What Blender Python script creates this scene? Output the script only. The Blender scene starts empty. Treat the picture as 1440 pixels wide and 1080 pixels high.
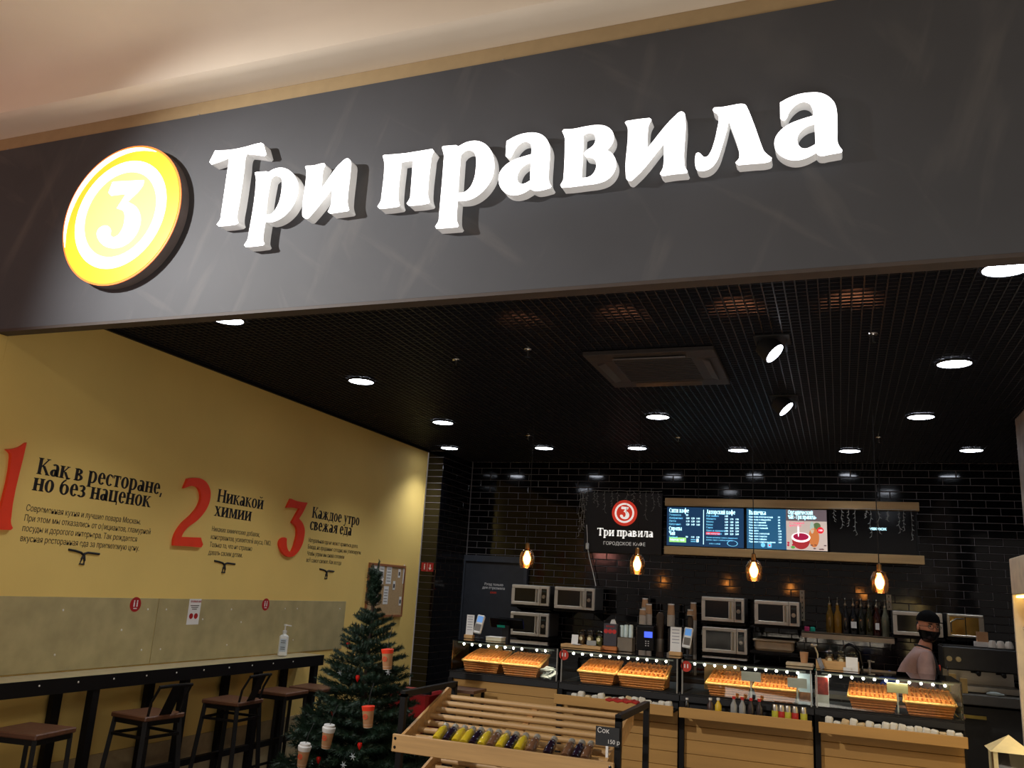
import bpy, bmesh, math, random
from mathutils import Vector, Matrix
PI = math.pi
random.seed(7)
S = bpy.context.scene
COL = S.collection

# ------------------------------------------------------------------ camera, world, exposure
YAW, PITCH, ROLL, FPX = -0.375731, 0.238791, 0.0602616, 1182.765
EYE = Vector((0, 0, 1.7))
_f = Vector((math.sin(YAW)*math.cos(PITCH), math.cos(YAW)*math.cos(PITCH), math.sin(PITCH)))
_r0 = _f.cross(Vector((0, 0, 1))).normalized(); _u0 = _r0.cross(_f)
_r = _r0*math.cos(ROLL) + _u0*math.sin(ROLL)
_u = -_r0*math.sin(ROLL) + _u0*math.cos(ROLL)
cam = bpy.data.cameras.new('camera'); camo = bpy.data.objects.new('camera', cam); COL.objects.link(camo)
M4 = Matrix((_r, _u, -_f)).transposed().to_4x4(); M4.translation = EYE
camo.matrix_world = M4
cam.sensor_width = 36; cam.lens = FPX*36/1440; cam.clip_start = 0.05; cam.clip_end = 100
S.camera = camo

w = bpy.data.worlds.new('world'); S.world = w; w.use_nodes = True
w.node_tree.nodes['Background'].inputs[0].default_value = (0.62, 0.55, 0.50, 1)
w.node_tree.nodes['Background'].inputs[1].default_value = 0.24
S.view_settings.view_transform = 'Standard'; S.view_settings.look = 'None'
S.view_settings.gamma = 1; S.view_settings.exposure = 0.0; S.view_settings.use_curve_mapping = False

def lamp(kind, name, loc, energy, color, direction=None, **k):
    d = bpy.data.lights.new(name, kind); d.energy = energy; d.color = color
    for a, b in k.items(): setattr(d, a, b)
    o = bpy.data.objects.new(name, d); COL.objects.link(o); o.location = loc
    if direction is not None: o.rotation_euler = Vector(direction).to_track_quat('-Z', 'Y').to_euler()
    return o
# light of the mall in front of the shop, partly added fill
lamp('SPOT', 'mall_spotlight', (-4.5, .9, 3.95), 620, (1, .98, .95), (1.95, 2.3, -1.10), spot_size=1.15, spot_blend=1.0, shadow_soft_size=.05)
lamp('AREA', 'mall_fill_light', (1.2, -1.6, 4.36), 60, (1, .95, .88), (0, 0.1, -1), shape='RECTANGLE', size=1.6, size_y=.8)  # added overhead fill for the mall light level, no fitting modelled
lamp('AREA', 'mall_upward_fill', (-0.2, 0.4, 0.35), 62, (1, .90, .80), (-0.1, 0.15, 1), shape='RECTANGLE', size=5, size_y=1.2)  # added upward fill that brightens the mall ceiling and the fascia
lamp('AREA', 'red_shop_sign_glow', (-5.6, -0.2, 2.6), 24, (1, .35, .28), (0.30, 0.35, 1), shape='RECTANGLE', size=1.6, size_y=.5)

def at(x, y, X=None, Y=None, Z=None):
    """point of the place seen at a photograph pixel, on the plane X=, Y= or Z="""
    d = _f*FPX + _r*(x-720) - _u*(y-540)
    for i, v in enumerate((X, Y, Z)):
        if v is not None:
            return EYE + d*((v-EYE[i])/d[i])

# ------------------------------------------------------------------ materials
def lin(c):
    return tuple((v/12.92 if v <= .04045 else ((v+.055)/1.055)**2.4) for v in (x/255 for x in c))
MATS = {}
def mat(name, rgb, rough=.6, metal=0, var=.12, scale=14, bump=0, bscale=60, spec=.5, stretch=None, coat=0):
    if name in MATS: return MATS[name]
    m = bpy.data.materials.new(name); m.use_nodes = True; nt = m.node_tree; N = nt.nodes; L = nt.links
    b = N['Principled BSDF']; c = lin(rgb)
    b.inputs['Roughness'].default_value = rough; b.inputs['Metallic'].default_value = metal
    b.inputs['Specular IOR Level'].default_value = spec
    b.inputs['Coat Weight'].default_value = coat
    tc = N.new('ShaderNodeTexCoord'); mp = N.new('ShaderNodeMapping')
    L.new(tc.outputs['Object'], mp.inputs[0])
    if stretch: mp.inputs['Scale'].default_value = stretch
    n = N.new('ShaderNodeTexNoise'); n.inputs['Scale'].default_value = scale; n.inputs['Detail'].default_value = 5
    L.new(mp.outputs[0], n.inputs['Vector'])
    r = N.new('ShaderNodeValToRGB')
    r.color_ramp.elements[0].position = .3; r.color_ramp.elements[1].position = .7
    r.color_ramp.elements[0].color = (*[v*(1-var) for v in c], 1)
    r.color_ramp.elements[1].color = (*[min(1, v*(1+var)) for v in c], 1)
    L.new(n.outputs[0], r.inputs[0]); L.new(r.outputs[0], b.inputs['Base Color'])
    if bump:
        n2 = N.new('ShaderNodeTexNoise'); n2.inputs['Scale'].default_value = bscale; L.new(mp.outputs[0], n2.inputs['Vector'])
        bp = N.new('ShaderNodeBump'); bp.inputs['Strength'].default_value = bump; bp.inputs['Distance'].default_value = .002
        L.new(n2.outputs[0], bp.inputs['Height']); L.new(bp.outputs[0], b.inputs['Normal'])
    MATS[name] = m; return m
def emi(name, rgb, strength):
    if name in MATS: return MATS[name]
    m = bpy.data.materials.new(name); m.use_nodes = True; nt = m.node_tree
    b = nt.nodes['Principled BSDF']; c = lin(rgb)
    b.inputs['Base Color'].default_value = (*[min(.8, v) for v in c], 1); b.inputs['Roughness'].default_value = .3
    b.inputs['Emission Color'].default_value = (*c, 1); b.inputs['Emission Strength'].default_value = strength
    MATS[name] = m; return m
def glass(name, tint=(1, 1, 1), refl=1.0, rough=.02):
    if name in MATS: return MATS[name]
    m = bpy.data.materials.new(name); m.use_nodes = True; nt = m.node_tree; N = nt.nodes; L = nt.links
    N.remove(N['Principled BSDF']); out = N['Material Output']
    t = N.new('ShaderNodeBsdfTransparent'); t.inputs[0].default_value = (*tint, 1)
    g = N.new('ShaderNodeBsdfGlossy'); g.inputs['Roughness'].default_value = rough
    fr = N.new('ShaderNodeFresnel'); fr.inputs[0].default_value = 1.45
    mu = N.new('ShaderNodeMath'); mu.operation = 'MULTIPLY'; mu.inputs[1].default_value = refl
    mx = N.new('ShaderNodeMixShader'); L.new(fr.outputs[0], mu.inputs[0]); L.new(mu.outputs[0], mx.inputs[0])
    L.new(t.outputs[0], mx.inputs[1]); L.new(g.outputs[0], mx.inputs[2]); L.new(mx.outputs[0], out.inputs[0])
    MATS[name] = m; return m

def fascia_mat():
    m = mat('fascia_paint', (64, 66, 71), .55, var=.16, scale=1.3)
    nt = m.node_tree; N = nt.nodes; L = nt.links; b = N['Principled BSDF']
    old = b.inputs['Base Color'].links[0].from_socket
    tc = N.new('ShaderNodeTexCoord'); acc = old
    for k, (rot, sc, sx) in enumerate(((.5, .9, 6.0), (-.3, 1.2, 5.0), (1.0, 1.1, 7.0), (.9, .7, 1.6))):
        m0 = N.new('ShaderNodeMapping'); m0.inputs['Rotation'].default_value = (0, rot, 0); m0.inputs['Location'].default_value = (k*3.1+.37, .41, k*1.7+.23)
        mp = N.new('ShaderNodeMapping'); mp.inputs['Scale'].default_value = (1.0*sx, 1, 1.0)
        L.new(tc.outputs['Object'], m0.inputs[0]); L.new(m0.outputs[0], mp.inputs[0])
        n = N.new('ShaderNodeTexNoise'); n.inputs['Scale'].default_value = sc; n.inputs['Detail'].default_value = 6; n.inputs['Distortion'].default_value = .25
        L.new(mp.outputs[0], n.inputs['Vector'])
        r = N.new('ShaderNodeValToRGB'); r.color_ramp.elements[0].position = .60; r.color_ramp.elements[1].position = .78
        r.color_ramp.elements[0].color = (0, 0, 0, 1); r.color_ramp.elements[1].color = (.35, .35, .35, 1)
        L.new(n.outputs[0], r.inputs[0])
        mx = N.new('ShaderNodeMix'); mx.data_type = 'RGBA'; L.new(r.outputs[0], mx.inputs[0]); L.new(acc, mx.inputs[6])
        mx.inputs[7].default_value = (.16, .15, .14, 1); acc = mx.outputs[2]
    L.new(acc, b.inputs['Base Color'])
    return m

M_FASCIA = fascia_mat()
M_FASCIA.node_tree.nodes['Principled BSDF'].inputs['Roughness'].default_value = .62
M_FLIP = mat('fascia_edge', (60, 50, 44), .6)
M_TAN = mat('tan_wall_paint', (228, 196, 112), .75, var=.05, scale=1.5, bump=.1, bscale=120)
M_BRICK = mat('black_glazed_tile', (4, 4, 6), .08, var=.35, scale=3, bump=.14, bscale=9, spec=.6)
M_GROUT = mat('dark_grout', (118, 114, 116), .85)
M_SLAB = mat('black_plenum', (10, 9, 12), .9)
M_BLADE = mat('black_ceiling_blade', (26, 25, 29), .42, var=.15)
M_WHITE = mat('white_plastic', (225, 225, 222), .4, var=.03)
M_CREAM = mat('mall_ceiling_paint', (232, 222, 204), .8, var=.03, scale=2)
M_BEIGE = mat('beige_strip_paint', (168, 146, 108), .8, var=.05)
M_MALLFLOOR = mat('mall_floor_stone', (196, 186, 172), .4, var=.06, scale=3)
M_FLOOR = mat('cafe_floor_tile', (92, 80, 68), .5, var=.15, scale=4)
M_STEELB = mat('black_steel', (13, 12, 13), .55, var=.15, spec=.25)
M_WOOD = mat('light_oak', (196, 152, 96), .5, var=.18, scale=6, stretch=(1, 6, 6))
M_WOODX = mat('light_oak_slat', (188, 150, 98), .5, var=.14, scale=5, stretch=(.5, 8, 8))
M_DWOOD = mat('dark_seat_wood', (96, 62, 42), .45, var=.25, scale=8, stretch=(1, 6, 1))
M_COUNTER = mat('counter_board', (184, 140, 76), .55, var=.1, scale=3, stretch=(.4, 5, 5))
M_RAIL = mat('menu_rail_wood', (170, 138, 92), .5, var=.15, scale=4, stretch=(.5, 6, 6))
M_TABLE = mat('grey_table_top', (186, 172, 138), .25, var=.06)
M_PANEL = mat('worn_grey_wainscot', (176, 162, 118), .3, var=.13, scale=7, bump=.1, bscale=20)
M_KICK = mat('pale_kick_board', (172, 152, 114), .5, var=.12)
M_RED = mat('red_lacquer', (238, 62, 30), .5, var=.04)
M_INK = mat('black_vinyl', (24, 22, 26), .5)
M_INK2 = mat('grey_vinyl', (70, 60, 44), .6)
M_PAPER = mat('white_paper', (226, 224, 220), .7, var=.03)
M_CORK = mat('cork', (176, 146, 104), .85, var=.15, scale=90)
M_CORKF = mat('cork_frame', (150, 96, 60), .5)
M_STEEL = mat('brushed_steel', (176, 170, 160), .32, metal=1, var=.06, scale=20, stretch=(1, 8, 8))
M_MW = mat('microwave_silver', (205, 196, 180), .4, metal=.25, var=.05)
M_BLK = mat('black_gloss_plastic', (14, 14, 16), .18)
M_BLKM = mat('black_matt_plastic', (20, 20, 22), .6)
M_CHROME = mat('chrome', (215, 215, 215), .1, metal=1, var=.02)
M_SCREW = mat('pale_screw_head', (236, 232, 222), .3, metal=.3)
M_CUP = mat('kraft_cup', (186, 140, 98), .6)
M_CUPW = mat('white_cup', (224, 218, 208), .5, var=.03)
M_NEEDLE = mat('fir_needles', (22, 48, 30), .6, var=.3, scale=30)
M_BARK = mat('trunk_bark', (54, 38, 26), .8)
M_WICK = mat('golden_wicker', (206, 124, 54), .5, var=.2, scale=40)
M_LED = emi('led_white', (255, 246, 232), 22)
M_FACE = emi('sign_letter_face', (255, 253, 252), 3.2)
M_SIDE = mat('sign_acrylic_side', (232, 232, 230), .35, var=.02)
for _m, _s in ((M_SIDE, .16),):
    b_ = _m.node_tree.nodes['Principled BSDF']; b_.inputs['Emission Color'].default_value = (1, 1, 1, 1); b_.inputs['Emission Strength'].default_value = _s
M_AMBER = emi('sign_amber_face', (255, 176, 40), 1.05)  # backlight gradient put into colour zones: orange rim, amber outside, yellow inside
M_YELLOW = emi('sign_yellow_face', (255, 232, 110), 1.1)
M_RIM = emi('sign_orange_rim', (255, 120, 50), 1.0)
M_DL = emi('downlight_lens', (236, 242, 255), 14)
M_BULB = emi('warm_filament_bulb', (255, 206, 140), 34)
G_CASE = glass('display_glass', (.93, .97, .95), 1.2)
G_AMB = glass('amber_glass', (.9, .66, .44), 2.2, rough=.1)
G_CLEAR = glass('clear_glass', (.95, .95, .93), 1.6)

# ------------------------------------------------------------------ mesh helpers
class MB:
    def __init__(s): s.bm = bmesh.new()
    def box(s, c, d, rot=None, bev=0):
        r = bmesh.ops.create_cube(s.bm, size=1); v = r['verts']
        bmesh.ops.scale(s.bm, vec=Vector(d), verts=v)
        if bev:
            e = list({e for x in v for e in x.link_edges})
            q = bmesh.ops.bevel(s.bm, geom=e, offset=bev, segments=1, affect='EDGES')
            v = list({x for f in q['faces'] for x in f.verts} | {x for x in v if x.is_valid})
        if rot is not None: bmesh.ops.rotate(s.bm, cent=(0, 0, 0), matrix=rot, verts=v)
        bmesh.ops.translate(s.bm, vec=Vector(c), verts=v); return s
    def bar(s, a, b, wx, wy=None):
        a = Vector(a); b = Vector(b); d = b-a; wy = wy or wx
        q = d.to_track_quat('Z', 'Y').to_matrix()
        return s.box((a+b)/2, (wx, wy, d.length), q)
    def cyl(s, a, b, r0, r1=None, n=16, cap=True):
        a = Vector(a); b = Vector(b); d = b-a; r1 = r0 if r1 is None else r1
        r = bmesh.ops.create_cone(s.bm, cap_ends=cap, segments=n, radius1=max(r0, 1e-5), radius2=max(r1, 1e-5), depth=d.length)
        q = d.to_track_quat('Z', 'Y').to_matrix()
        bmesh.ops.rotate(s.bm, cent=(0, 0, 0), matrix=q, verts=r['verts'])
        bmesh.ops.translate(s.bm, vec=(a+b)/2, verts=r['verts']); return s
    def sph(s, c, r, sc=(1, 1, 1), n=12):
        q = bmesh.ops.create_uvsphere(s.bm, u_segments=n, v_segments=max(6, n//2+1), radius=r)
        bmesh.ops.scale(s.bm, vec=sc, verts=q['verts']); bmesh.ops.translate(s.bm, vec=Vector(c), verts=q['verts']); return s
    def lathe(s, prof, c=(0, 0, 0), n=20, rot=None):
        c = Vector(c); rings = []; new = []
        for r, z in prof:
            ring = []
            for k in range(n):
                p = Vector((max(r, 1e-5)*math.cos(2*PI*k/n), max(r, 1e-5)*math.sin(2*PI*k/n), z))
                if rot is not None: p = rot @ p
                ring.append(s.bm.verts.new(p+c))
            rings.append(ring)
        for a, b in zip(rings, rings[1:]):
            for k in range(n): s.bm.faces.new((a[k], a[(k+1) % n], b[(k+1) % n], b[k]))
        if prof[0][0] > 1e-4: s.bm.faces.new(rings[0][::-1])
        if prof[-1][0] > 1e-4: s.bm.faces.new(rings[-1])
        return s
    def tube(s, pts, r, n=8):
        pts = [Vector(p) for p in pts]; rings = []
        for i, p in enumerate(pts):
            d = (pts[min(i+1, len(pts)-1)] - pts[max(i-1, 0)]).normalized()
            q = d.to_track_quat('Z', 'Y').to_matrix(); rr = r[i] if isinstance(r, (list, tuple)) else r
            rings.append([s.bm.verts.new(p + q @ Vector((rr*math.cos(2*PI*k/n), rr*math.sin(2*PI*k/n), 0))) for k in range(n)])
        for a, b in zip(rings, rings[1:]):
            for k in range(n): s.bm.faces.new((a[k], a[(k+1) % n], b[(k+1) % n], b[k]))
        s.bm.faces.new(rings[0][::-1]); s.bm.faces.new(rings[-1]); return s
    def poly(s, pts, off):
        off = Vector(off); a = [s.bm.verts.new(Vector(p)) for p in pts]; b = [s.bm.verts.new(Vector(p)+off) for p in pts]
        s.bm.faces.new(a); s.bm.faces.new(b[::-1]); n = len(pts)
        for k in range(n): s.bm.faces.new((a[k], b[k], b[(k+1) % n], a[(k+1) % n]))
        return s
    def build(s, name, m, parent=None, smooth=False, loc=None, label=None, kind=None):
        bmesh.ops.recalc_face_normals(s.bm, faces=s.bm.faces)
        me = bpy.data.meshes.new(name); s.bm.to_mesh(me); s.bm.free()
        if m: me.materials.append(m)
        if smooth:
            for p in me.polygons: p.use_smooth = True
            try: me.set_sharp_from_angle(angle=math.radians(40))
            except Exception: pass
        return link(name, me, parent, loc, label, kind)
def link(name, me, parent=None, loc=None, label=None, kind=None):
    o = bpy.data.objects.new(name, me); COL.objects.link(o)
    if parent: o.parent = parent
    if loc is not None: o.location = loc
    if label: o['label'] = label
    if kind: o['kind'] = kind
    return o
def thing(name, label, cat, loc=(0, 0, 0), rz=0, group=None):
    o = bpy.data.objects.new(name, None); COL.objects.link(o); o.location = loc; o.rotation_euler = (0, 0, rz)
    o['label'] = label; o['category'] = cat
    if group: o['group'] = group
    return o
def tag(o, label, cat, group=None):
    o['label'] = label; o['category'] = cat
    if group: o['group'] = group
    return o
def struct(name, mb, m, parent=None):
    o = mb.build(name, m, parent)
    if parent is None: o['kind'] = 'structure'
    return o
def dup(root, loc, rz=None, label=None, group=None):
    r = root.copy(); COL.objects.link(r); r.location = loc
    if rz is not None: r.rotation_euler = (0, 0, rz)
    if label: r['label'] = label
    if group: r['group'] = group
    for ch in list(root.children):
        c = ch.copy(); COL.objects.link(c); c.parent = r
        for g in list(ch.children):
            d = g.copy(); COL.objects.link(d); d.parent = c
    return r
ORD = ['first', 'second', 'third', 'fourth', 'fifth', 'sixth', 'seventh', 'eighth', 'ninth', 'tenth', 'eleventh', 'twelfth', 'thirteenth', 'fourteenth', 'fifteenth', 'sixteenth']

# outlines: "x,y" smooth, "x,yc" corner
def outline(txt, sub=5):
    P = []
    for t in txt.split():
        c = t.endswith('c'); x, y = t.rstrip('c').split(','); P.append((Vector((float(x), float(y))), c))
    n = len(P); out = []
    def tan(i):
        a = (P[i][0]-P[i-1][0]).normalized(); b = (P[(i+1) % n][0]-P[i][0]).normalized(); return (a+b).normalized() if (a+b).length > 1e-6 else b
    for i in range(n):
        p, c = P[i]; q, c2 = P[(i+1) % n]; L = (q-p).length; ch = (q-p).normalized()
        if c and c2: out.append(p); continue
        m0 = (ch if c else tan(i))*L; m1 = (ch if c2 else tan((i+1) % n))*L
        for k in range(sub):
            t = k/sub
            out.append(p*(2*t**3-3*t*t+1)+m0*(t**3-2*t*t+t)+q*(-2*t**3+3*t*t)+m1*(t**3-t*t))
    return out
FRONT = Matrix(((1, 0, 0), (0, 0, 1), (0, -1, 0))).transposed()   # local x->X, y->Z, z->-Y
FRONT = Matrix(((1, 0, 0), (0, 0, -1), (0, 1, 0)))
LEFTW = Matrix(((0, 0, 1), (1, 0, 0), (0, 1, 0)))                 # local x->Y, y->Z, z->+X
def shape(name, loops, depth, basis, origin, m, parent=None, bevel=0):
    """filled 2-D outline (with holes), extruded by depth away from the wall"""
    cu = bpy.data.curves.new(name, 'CURVE'); cu.dimensions = '2D'; cu.fill_mode = 'BOTH'
    for lp in loops:
        sp = cu.splines.new('POLY'); sp.points.add(len(lp)-1); sp.use_cyclic_u = True
        for k, p in enumerate(lp): sp.points[k].co = (p[0], p[1], 0, 1)
    cu.extrude = depth/2-bevel
    if bevel: cu.bevel_depth = bevel; cu.bevel_resolution = 1; cu.offset = -bevel
    t = bpy.data.objects.new(name, cu); COL.objects.link(t)
    me = bpy.data.meshes.new_from_object(t.evaluated_get(bpy.context.evaluated_depsgraph_get()))
    bpy.data.objects.remove(t); me.name = name
    T = Matrix.Translation(Vector(origin)) @ basis.to_4x4() @ Matrix.Translation((0, 0, depth/2))
    me.transform(T); me.materials.clear(); me.materials.append(m)
    return link(name, me, parent)
def text(name, s, size, basis, origin, m, parent=None, align='LEFT', depth=.0012, sx=1.0, spacing=1.0, bold=0):
    cu = bpy.data.curves.new(name, 'FONT'); cu.body = s; cu.size = size; cu.align_x = align; cu.extrude = depth/2; cu.space_line = spacing
    cu.offset = bold
    t = bpy.data.objects.new(name, cu); COL.objects.link(t)
    me = bpy.data.meshes.new_from_object(t.evaluated_get(bpy.context.evaluated_depsgraph_get()))
    bpy.data.objects.remove(t); me.name = name
    T = Matrix.Translation(Vector(origin)) @ basis.to_4x4() @ Matrix.Diagonal((sx, 1, 1, 1)) @ Matrix.Translation((0, 0, depth/2))
    me.transform(T); me.materials.clear(); me.materials.append(m)
    return link(name, me, parent)

# ------------------------------------------------------------------ small serif alphabet
def _v(x, y0, y1, w=.175, s='bt'):
    q = [[(x-w/2, y0), (x+w/2, y0), (x+w/2, y1), (x-w/2, y1)]]
    for k, y, d in (('b', y0, 1), ('t', y1, -1)):
        if k in s: q.append([(x-w/2-.06, y), (x+w/2+.06, y), (x+w/2+.045, y+.05*d), (x-w/2-.045, y+.05*d)])
    return q
def _h(x0, x1, y, t=.08): return [[(x0, y-t/2), (x1, y-t/2), (x1, y+t/2), (x0, y+t/2)]]
def _d(x0, y0, x1, y1, w=.16): return [[(x0-w/2, y0), (x0+w/2, y0), (x1+w/2, y1), (x1-w/2, y1)]]
def _a(cx, cy, rx, ry, a0=0, a1=360, tv=.17, th=.075, n=None):
    n = n or max(4, int(abs(a1-a0)/20)); q = []
    def pt(a, i):
        r = math.radians(a); c, s_ = math.cos(r), math.sin(r)
        return (cx+(rx-i*tv)*c, cy+(ry-i*th)*s_)
    for k in range(n):
        p, r = a0+(a1-a0)*k/n, a0+(a1-a0)*(k+1)/n
        q.append([pt(p, 0), pt(r, 0), pt(r, 1), pt(p, 1)])
    return q
X = .70
GL = {
 'Т': (.72, _v(.36, 0, 1, s='b')+_h(.03, .69, .965)+_d(.05, .80, .05, 1, .05)+_d(.67, .80, .67, 1, .05)),
 'К': (.74, _v(.16, 0, 1)+_d(.24, .46, .58, .97, .08)+_d(.34, .55, .62, .03, .16)+_h(.5, .74, .025, .05)+_h(.46, .68, .975, .05)),
 'Н': (.80, _v(.16, 0, 1)+_v(.64, 0, 1)+_h(.16, .64, .52)),
 'С': (.64, _a(.34, .5, .31, .52, 50, 310)+_d(.56, .70, .56, .95, .05)),
 'О': (.74, _a(.37, .5, .34, .52)),
 'В': (.64, _v(.16, 0, 1)+_a(.22, .76, .32, .25, -90, 90)+_a(.24, .27, .36, .28, -90, 90)+_h(.16, .3, .03)+_h(.16, .3, .97)+_h(.16, .3, .525)),
 'А': (.76, _d(.36, 1, .12, .02, .06)+_d(.36, 1, .62, .02, .17)+_h(.2, .54, .34)+_h(.02, .24, .025, .05)+_h(.5, .75, .025, .05)),
 'Ч': (.68, _v(.54, 0, 1)+_a(.34, .72, .26, .28, 180, 290)+_v(.155, .70, 1, s='t')+_h(.3, .54, .47)),
 'П': (.80, _v(.16, 0, 1)+_v(.64, 0, 1)+_h(.16, .64, .965)),
 'а': (.54, _a(.21, .19, .20, .205)+_v(.40, .02, .50, s='')+_a(.255, .50, .22, .21, 0, 140)+_h(.38, .52, .03, .06)+_h(.2, .4, .38, .05)),
 'б': (.60, _a(.30, .30, .27, .315)+_a(.42, .36, .40, .54, 105, 185, tv=.1, th=.08)+_a(.34, 1.0, .2, .12, 250, 355, tv=.1, th=.08)),
 'в': (.54, _v(.13, 0, X)+_a(.20, .53, .26, .18, -90, 90)+_a(.20, .19, .31, .20, -90, 90)+_h(.13, .25, .03)+_h(.13, .25, X-.03)+_h(.13, .25, .37)),
 'г': (.46, _v(.14, 0, X, s='b')+_h(.05, .43, X-.035)+_d(.42, .5, .42, X, .05)),
 'д': (.62, _d(.16, .05, .22, X, .08)+_v(.46, .0, X, s='t')+_h(.1, .5, X-.03)+_h(.02, .6, .035)+_d(.04, -.17, .04, .04, .05)+_d(.58, -.17, .58, .04, .05)),
 'е': (.52, _a(.27, .35, .24, .37, 0, 320)+_h(.1, .5, .38, .06)),
 'ж': (.86, _v(.42, 0, X)+_d(.12, .68, .36, .36, .08)+_d(.72, .68, .48, .36, .08)+_d(.09, .02, .34, .38, .14)+_d(.75, .02, .5, .38, .14)+_h(.0, .2, .02, .05)+_h(.64, .84, .02, .05)),
 'з': (.48, _a(.20, .53, .22, .18, -90, 150)+_a(.20, .20, .26, .21, -150, 90)+_h(.14, .26, .36, .05)),
 'и': (.64, _v(.14, 0, X)+_v(.50, 0, X)+_d(.18, .1, .46, .6, .1)),
 'й': (.64, _v(.14, 0, X)+_v(.50, 0, X)+_d(.18, .1, .46, .6, .1)+_a(.32, .95, .15, .12, 185, 355, tv=.05, th=.05)),
 'к': (.60, _v(.14, 0, X)+_d(.2, .34, .46, .66, .08)+_d(.3, .38, .5, .02, .15)+_h(.42, .62, .025, .05)+_h(.38, .56, X-.02, .05)),
 'л': (.60, _a(.02, .6, .24, .62, 290, 370, tv=.08, th=.1)+_v(.46, 0, X)+_h(.16, .5, X-.03)),
 'м': (.76, _v(.13, 0, X, .1)+_v(.62, 0, X)+_d(.2, X, .38, .04, .12)+_d(.56, X, .38, .04, .08)),
 'н': (.62, _v(.14, 0, X)+_v(.48, 0, X)+_h(.14, .48, .36)),
 'о': (.56, _a(.28, .35, .26, .37)),
 'п': (.62, _v(.14, 0, X)+_v(.48, 0, X)+_h(.14, .48, X-.035)),
 'р': (.60, _v(.14, -.28, X)+_a(.28, .35, .29, .37, -120, 130)),
 'с': (.48, _a(.27, .35, .25, .37, 45, 320)+_d(.44, .50, .44, .66, .05)),
 'т': (.54, _v(.27, 0, X, s='b')+_h(.03, .51, X-.035)+_d(.05, .5, .05, X, .05)+_d(.49, .5, .49, X, .05)),
 'у': (.56, _d(.14, X, .30, .12, .15)+_d(.46, X, .22, -.2, .07)+_h(.02, .24, X-.025, .05)+_h(.36, .56, X-.025, .05)+_a(.14, -.18, .12, .1, 180, 340)),
 'ф': (.82, _v(.41, -.28, .95)+_a(.24, .35, .21, .36)+_a(.58, .35, .21, .36)),
 'х': (.58, _d(.13, X, .44, .02, .16)+_d(.44, X, .13, .02, .07)+_h(.02, .24, X-.025, .05)+_h(.34, .54, X-.025, .05)+_h(.02, .22, .025, .05)+_h(.34, .57, .025, .05)),
 'ц': (.64, _v(.14, 0, X, s='t')+_v(.48, 0, X, s='t')+_h(.07, .60, .035)+_d(.58, -.17, .58, .05, .06)),
 'ч': (.58, _v(.44, 0, X)+_a(.28, .52, .2, .22, 180, 290)+_v(.135, .5, X, s='t')+_h(.26, .44, .325)),
 'ь': (.52, _v(.13, 0, X)+_a(.20, .2, .30, .21, -90, 90)+_h(.13, .24, .03)+_h(.13, .24, .38)),
 'ы': (.80, _v(.13, 0, X)+_a(.20, .2, .28, .21, -90, 90)+_h(.13, .24, .03)+_h(.13, .24, .38)+_v(.66, 0, X)),
 'я': (.58, _v(.44, 0, X)+_a(.34, .52, .26, .19, 90, 270)+_h(.32, .44, .36)+_h(.32, .44, X-.03)+_d(.08, .02, .32, .36, .13)),
 ',': (.22, _d(.06, -.18, .12, .12, .1)),
 '«': (.42, _d(.2, .52, .06, .32, .06)+_d(.2, .12, .06, .32, .06)+_d(.36, .52, .22, .32, .06)+_d(.36, .12, .22, .32, .06)),
 '»': (.42, _d(.06, .52, .2, .32, .06)+_d(.06, .12, .2, .32, .06)+_d(.22, .52, .36, .32, .06)+_d(.22, .12, .36, .32, .06)),
 ' ': (.28, []),
}
def serif_width(s): return sum(GL[c][0] for c in s)
def serif(name, s, size, basis, origin, m, parent=None, sx=1.0, depth=.0015, center=False, lift=1.09):
    mb = MB(); x = -serif_width(s)/2 if center else 0; bas = basis; o = Vector(origin)
    for c in s:
        wd, qs = GL[c]
        for q in qs:
            mb.poly([o + bas @ Vector(((x+px)*size*sx, py*size*(lift if c.islower() and py > 0 else 1), 0)) for px, py in q], bas @ Vector((0, 0, depth)))
        x += wd
    return mb.build(name, m, parent)

# ------------------------------------------------------------------ the setting
FY = 3.2; CEIL = 3.2; LW = -4.41; BW = 9.5
struct('floor', MB().box((-1.3, 6.55, -.05), (7.2, 6.5, .1)), M_FLOOR)
struct('floor', MB().box((-1.3, -1.85, -.05), (13, 10.3, .1)), M_MALLFLOOR)
wl = struct('wall_left', MB().box((LW-.1, 5.972, 1.9), (.2, 5.396, 3.8)), M_TAN)
struct('wall_front', MB().box((LW-1.5, FY+.04, 1.468), (3.0, .066, 2.936)), M_TAN)
wb = struct('wall_back', MB().box((-.9, BW+.1005, 1.9), (7.0, .2, 3.8)), M_GROUT)
wp = struct('wall_pillar', MB().box(((LW-4.21)/2-.0, (8.68+BW)/2, 1.9), (.19, BW-8.68, 3.8)), M_GROUT)
struct('wall_right', MB().box((1.41, 5.325, 1.9), (.2, 4.05, 3.8)), mat('grey_stone_wall', (176, 168, 160), .6, var=.2, scale=12))
wr = struct('wall_right', MB().box((2.4, 8.5, 1.9), (.2, 2.3, 3.8)), M_GROUT)
ceil_slab = struct('ceiling', MB().box((-1.0, 6.49, 3.86), (7.2, 6.24, .1)), M_SLAB)
# fascia above the opening
fa = struct('fascia', MB().box((-1.6, FY+.035, 3.536), (10.4, .07, 1.16)), M_FASCIA)
struct('fascia_edge', MB().box((-1.6, FY+.038, 2.9475), (10.4, .076, .016)), M_FLIP, fa)
struct('fascia_backing', MB().box((-1.6, FY+.12, 3.7), (10.4, .08, 1.1)), M_SLAB, fa)
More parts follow.
